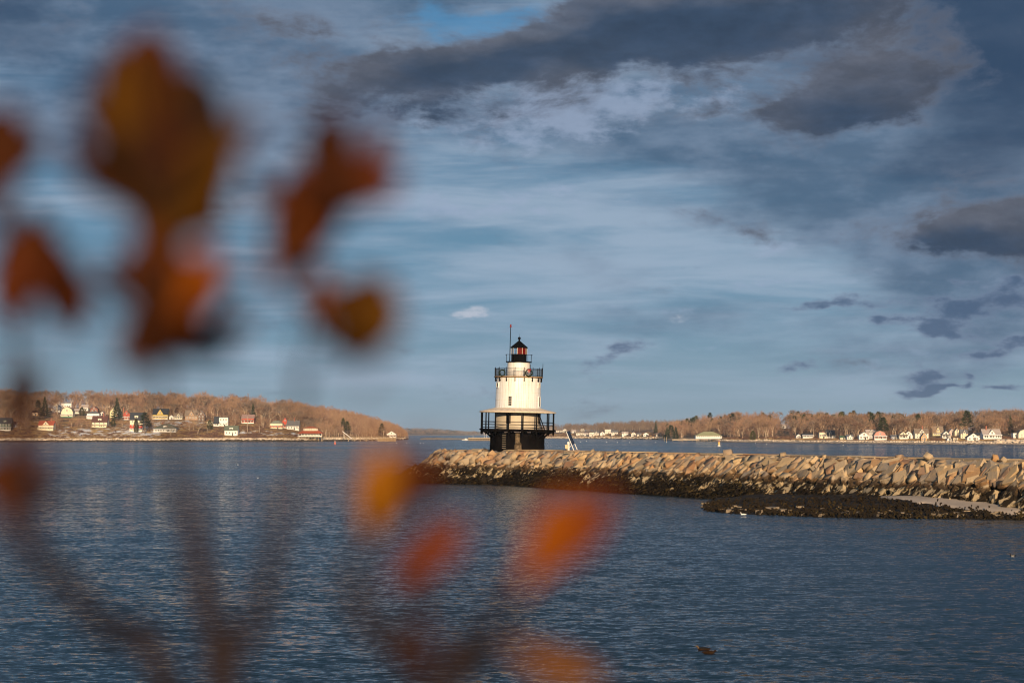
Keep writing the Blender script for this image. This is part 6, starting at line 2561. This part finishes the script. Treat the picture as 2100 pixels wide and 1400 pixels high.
def stem(pts, name='stem'):
    """pts: (x, y, d, radius mm)"""
    b = MB()
    P = [at(x, y, d) - SHRUB.location for x, y, d, r in pts]
    # smooth the polyline a little
    Q, R = [], []
    for i in range(len(P) - 1):
        for k in range(5):
            f = k / 5
            thick = 1.3 + 1.1 * max(0.0, min(1.0, ((pts[i][1] * (1 - f) + pts[i + 1][1] * f) - 900) / 200))
            p0, p1, p2, p3 = P[max(0, i - 1)], P[i], P[i + 1], P[min(len(P) - 1, i + 2)]
            q = 0.5 * ((2 * p1) + (p2 - p0) * f + (2 * p0 - 5 * p1 + 4 * p2 - p3) * f * f + (3 * p1 - p0 - 3 * p2 + p3) * f ** 3)
            Q.append(q)
            R.append((pts[i][3] * (1 - f) + pts[i + 1][3] * f) * thick / 1000)
    Q.append(P[-1])
    R.append(pts[-1][3] * 2.2 / 1000)
    b.tube(Q, R, 7)
    b.build(name, M_STEM, SHRUB, True)


D = 1.0
# main cluster, upper left
leaf(300, 400, 292, 85, 0.98, 0.95, 'mustard', 0.3)
leaf(305, 395, 250, 120, 1.04, 0.8, 'rust', -0.5)
leaf(330, 420, 345, 110, 1.06, 0.75, 'brown', 0.6)
leaf(330, 430, 440, 160, 1.10, 0.75, 'dark', 0.9)
leaf(320, 480, 225, 250, 0.98, 1.1, 'mustard', 0.2)
leaf(325, 490, 350, 225, 0.97, 1.2, 'dark', 0.2)
leaf(335, 480, 300, 250, 1.00, 1.0, 'brown', -0.3)
leaf(325, 505, 440, 300, 0.96, 1.15, 'mustard', 0.0)
leaf(330, 480, 465, 270, 1.07, 0.8, 'brown', 0.8)
leaf(325, 665, 450, 510, 0.97, 0.8, 'orange', 0.6)
leaf(320, 660, 430, 560, 1.0, 0.9, 'brown', 0.2)
leaf(320, 640, 300, 480, 1.0, 0.7, 'rust', 0.9)
leaf(330, 670, 245, 745, 1.0, 0.8, 'rust', 0.3)
leaf(325, 640, 345, 750, 0.99, 0.9, 'brown', 0.5)
leaf(340, 690, 430, 660, 1.02, 0.9, 'brown', 0.6)
leaf(410, 690, 520, 655, 1.10, 0.7, 'rust', 0.7)
leaf(325, 640, 325, 470, 0.98, 0.75, 'brown', 0.1)
leaf(345, 740, 250, 690, 1.03, 0.8, 'brown', 0.7)
leaf(305, 330, 305, 45, 1.03, 0.9, 'rust', 0.3)
leaf(300, 420, 215, 170, 1.05, 0.8, 'brown', 0.4)
leaf(345, 430, 400, 130, 1.06, 0.8, 'dark', 0.3)
leaf(350, 460, 470, 330, 1.03, 0.9, 'mustard', 0.5)
leaf(330, 700, 305, 470, 0.99, 1.1, 'brown', 0.2)
leaf(328, 720, 350, 490, 1.0, 1.1, 'dark', 0.3)
leaf(322, 730, 395, 550, 1.01, 1.0, 'rust', 0.1)
leaf(300, 590, 287, 745, 1.0, 1.1, 'brown', 0.2)
leaf(330, 690, 450, 545, 0.98, 1.0, 'rust', 0.3)
leaf(350, 620, 378, 745, 1.03, 1.0, 'brown', 0.3)
leaf(345, 700, 480, 720, 1.06, 0.8, 'brown', 0.4)
leaf(315, 670, 228, 735, 1.02, 0.9, 'rust', 0.3)
leaf(318, 430, 355, 190, 0.95, 0.7, 'brown', 0.5, mate=False)
leaf(325, 470, 330, 260, 0.95, 0.8, 'dark', 0.3, mate=False)
leaf(318, 690, 330, 500, 0.95, 0.7, 'brown', 0.4, mate=False)
leaf(315, 620, 282, 740, 0.96, 0.8, 'brown', 0.3, mate=False)
leaf(275, 350, 215, 120, 0.99, 0.6, 'brown', 0.6, mate=False)
leaf(300, 250, 330, 50, 0.97, 0.6, 'brown', 0.5, mate=False)
leaf(340, 470, 470, 400, 0.99, 0.7, 'brown', 0.5, mate=False)
leaf(322, 640, 318, 430, 0.96, 0.75, 'rust', 0.2, mate=False)
leaf(325, 610, 350, 420, 0.97, 0.7, 'brown', 0.2, mate=False)
leaf(320, 570, 290, 410, 0.99, 0.7, 'brown', 0.3, mate=False)
leaf(322, 600, 375, 470, 1.0, 0.6, 'rust', 0.3, mate=False)
leaf(315, 650, 255, 770, 0.99, 0.8, 'brown', 0.2, mate=False)
leaf(320, 640, 320, 775, 0.98, 0.9, 'brown', 0.2, mate=False)
leaf(-30, 470, 10, 200, 0.97, 0.95, 'brown', 0.2, mate=False)
leaf(-20, 400, 45, 230, 1.0, 0.8, 'rust', 0.3, mate=False)
# second cluster
leaf(640, 440, 700, 240, 0.99, 0.6, 'brown', 0.5, mate=False)
leaf(640, 480, 575, 560, 0.98, 0.8, 'brown', 0.5, mate=False)
leaf(690, 670, 720, 590, 0.96, 1.0, 'brown', 0.3, mate=False)
leaf(565, 595, 655, 330, 1.02, 0.9, 'rust', 0.3)
leaf(560, 575, 620, 400, 1.0, 0.8, 'brown', 0.3)
leaf(690, 450, 800, 330, 1.04, 0.8, 'rust', 0.4)
leaf(655, 650, 830, 640, 1.0, 1.7, 'mustard', 0.2)
leaf(650, 640, 790, 590, 1.05, 1.0, 'rust', 0.4)
leaf(25, 680, 60, 450, 1.03, 1.0, 'rust', 0.3)
leaf(85, 450, 165, 680, 1.08, 0.9, 'brown', 0.4)
leaf(85, 470, 60, 620, 1.06, 0.9, 'rust', 0.4)
leaf(640, 420, 545, 590, 1.00, 0.75, 'orange', 0.95)
leaf(660, 400, 575, 540, 1.06, 0.8, 'brown', 0.6)
leaf(650, 430, 600, 330, 1.05, 0.8, 'rust', 0.6)
leaf(670, 420, 705, 215, 1.12, 0.62, 'brown', 0.8)
leaf(665, 405, 660, 290, 1.04, 0.9, 'rust', 0.9)
leaf(668, 435, 825, 335, 1.00, 0.95, 'rust', 0.25)
leaf(675, 425, 760, 380, 0.98, 1.0, 'brown', 0.3)
leaf(650, 440, 620, 560, 1.1, 0.7, 'brown', 0.9)
# square-looking leaves
leaf(690, 650, 815, 635, 0.97, 1.9, 'mustard', 0.1)
leaf(700, 690, 810, 590, 1.00, 1.0, 'orange', 0.5)
leaf(660, 700, 655, 560, 1.06, 0.6, 'orange', 1.0)
leaf(650, 690, 810, 690, 1.05, 0.7, 'rust', 0.6)
leaf(655, 600, 810, 575, 1.07, 0.55, 'rust', 0.8)
# left edge
leaf(-25, 430, 20, 205, 1.0, 0.8, 'brown', 0.5)
leaf(-40, 420, -5, 240, 0.97, 0.9, 'rust', 0.2)
leaf(-10, 390, 85, 260, 1.14, 0.7, 'dark', 0.9)
leaf(15, 665, 72, 440, 1.0, 0.75, 'rust', 0.6)
leaf(10, 650, 50, 500, 1.0, 0.8, 'rust', 0.3)
leaf(75, 460, 160, 660, 1.06, 0.6, 'rust', 0.9)
leaf(70, 455, 140, 560, 1.10, 0.65, 'brown', 0.9)
leaf(120, 600, 150, 700, 1.15, 0.6, 'brown', 0.9)
leaf(50, 880, 75, 740, 1.1, 0.7, 'brown', 0.7)
leaf(45, 900, 15, 780, 1.15, 0.8, 'brown', 0.9)
leaf(15, 1040, 30, 910, 1.0, 1.2, 'brown', 0.2)
leaf(10, 1060, -20, 930, 1.0, 1.2, 'rust', 0.4)
leaf(20, 1040, 125, 985, 1.10, 0.7, 'brown', 0.7)
# lower cluster
leaf(757, 1105, 790, 900, 1.00, 0.62, 'gold', 0.15)
leaf(762, 1110, 845, 940, 1.05, 0.9, 'brown', 0.4)
leaf(770, 1080, 890, 930, 1.12, 0.6, 'rust', 0.9)
leaf(750, 1120, 740, 960, 1.12, 0.5, 'rust', 1.0)
leaf(795, 1200, 960, 1062, 1.02, 0.7, 'red', 0.3)
leaf(845, 1215, 905, 1100, 1.05, 0.85, 'brown', 0.5)
leaf(1068, 1215, 1170, 1005, 0.98, 0.7, 'orange', 0.2)
leaf(1085, 1195, 1260, 1000, 1.00, 0.6, 'red', 0.3)
leaf(1095, 1170, 1200, 1050, 1.02, 0.8, 'rust', 0.3)
leaf(1035, 1322, 1240, 1400, 1.02, 0.6, 'amber', 0.5)
leaf(1030, 1315, 1160, 1360, 1.06, 0.7, 'rust', 0.8)
leaf(855, 1300, 850, 1390, 1.0, 1.2, 'dark', 0.3)
leaf(865, 1290, 820, 1370, 1.0, 1.0, 'brown', 0.5)
leaf(860, 1300, 870, 1210, 1.05, 0.7, 'brown', 0.7)
leaf(960, 1400, 990, 1320, 1.1, 0.8, 'brown', 0.7)
# ragged small leaves about the clusters
for (cx_, cy_, n_, r0, r1, a0, a1) in [(318, 480, 13, 120, 360, -48, 48), (325, 660, 12, 80, 200, -105, 80), (655, 440, 9, 90, 230, -150, 70), (690, 660, 7, 70, 150, -60, 110), (45, 560, 8, 80, 170, -80, 130), (-10, 420, 5, 100, 240, -20, 50), (20, 1040, 6, 70, 160, -40, 80)]:
    for i_ in range(n_):
        q_ = math.radians(LRG.uniform(a0, a1))
        r_ = LRG.uniform(r0, r1)
        o_ = LRG.uniform(0.15, 0.5)
        leaf(cx_ + r_ * o_ * math.sin(q_), cy_ - r_ * o_ * math.cos(q_), cx_ + r_ * math.sin(q_ + LRG.uniform(-.2, .2)), cy_ - r_ * math.cos(q_), LRG.uniform(0.92, 1.18), LRG.uniform(0.35, 0.6), LRG.choice(('brown', 'rust', 'brown', 'rust', 'mustard', 'dark')), LRG.uniform(-1, 1), 0.4, 0.5, LRG.uniform(-.02, .02), False)
# fainter leaves nearer the lens
for (xb, yb, xt, yt, d_, w_, k_) in [(480, 560, 450, 470, .72, .6, 'brown'), (700, 800, 780, 740, .72, .5, 'rust'), (540, 640, 500, 560, .75, .45, 'brown'), (90, 830, 60, 740, .72, .6, 'brown'),
                                     (380, 330, 470, 200, .74, .5, 'dark'), (120, 700, 150, 560, .75, .5, 'rust'), (600, 330, 640, 240, .75, .4, 'brown'), (40, 960, 90, 880, .75, .6, 'rust'),
                                     (820, 1020, 880, 900, .78, .5, 'rust'), (20, 1130, 60, 1020, .74, .7, 'brown'), (900, 1390, 860, 1290, .76, .7, 'brown'), (960, 1250, 1010, 1160, .78, .4, 'brown')]:
    leaf(xb, yb, xt, yt, d_, w_, k_, 0.4, mate=False)
# stems, from the twig tips down to the ground
stem([(318, 470, .99, 1.2), (322, 640, .99, 1.8), (340, 800, 1.1, 1.6), (352, 930, 1.12, 2.4), (395, 1080, 1.12, 3.2), (430, 1260, 1.12, 3.6), (455, 1420, 1.15, 4.0), (560, 2600, 1.2, 5.0), (620, 6350, 1.25, 7.0)])
stem([(660, 420, 1.04, 1.0), (640, 560, 1.06, 1.4), (612, 720, 1.14, 1.0), (610, 930, 1.15, 1.6), (570, 1100, 1.14, 2.4), (520, 1300, 1.16, 2.8), (470, 1450, 1.18, 3.2), (580, 2600, 1.2, 5.0)])
stem([(660, 690, 1.05, 1.0), (630, 760, 1.08, 1.3), (612, 860, 1.1, 1.4), (608, 960, 1.12, 1.8)], 'twig')
stem([(0, 440, 1.0, 1.2), (20, 700, 1.02, 1.6), (25, 900, 1.02, 2.2), (20, 1060, 1.02, 2.8), (110, 1170, 1.05, 3.0), (230, 1300, 1.1, 3.3), (345, 1420, 1.14, 3.6), (560, 2600, 1.2, 5.0)])
stem([(80, 460, 1.05, 0.9), (60, 620, 1.04, 1.2), (40, 800, 1.03, 1.5), (25, 960, 1.02, 2.0)], 'twig')
stem([(757, 1090, 1.02, 1.1), (728, 1170, 1.03, 2.2), (738, 1240, 1.04, 2.8), (800, 1330, 1.06, 3.1), (870, 1420, 1.08, 3.4), (820, 2600, 1.15, 5.0), (700, 6350, 1.25, 7.0)])
stem([(815, 1190, 1.03, 1.1), (855, 1240, 1.05, 1.6), (862, 1330, 1.06, 2.2), (870, 1430, 1.08, 2.8)], 'twig')
stem([(1080, 1190, .99, 1.2), (1035, 1260, 1.02, 1.8), (985, 1330, 1.05, 2.4), (930, 1430, 1.08, 2.8), (860, 2600, 1.15, 4.0)])
stem([(1040, 1320, 1.03, 1.0), (1000, 1340, 1.05, 1.4), (960, 1390, 1.07, 1.8)], 'twig')


# ------------------------------------------------------------------ air
def haze():
    mb = MB()
    mb.box((0, 4700, 35.0), (9000, 11000, 82.0))
    m = bpy.data.materials.new('sea_haze')
    m.use_nodes = True
    t = NT(m.node_tree)
    t.n.clear()
    out = t.new('ShaderNodeOutputMaterial')
    v = t.new('ShaderNodeVolumePrincipled')
    v.inputs['Color'].default_value = (0.62, 0.78, 1.0, 1)
    v.inputs['Density'].default_value = 0.00004
    v.inputs['Anisotropy'].default_value = 0.0
    t.l.new(v.outputs[0], out.inputs['Volume'])
    o = mb.build('haze', m)
    tag(o, kind='stuff')


haze()
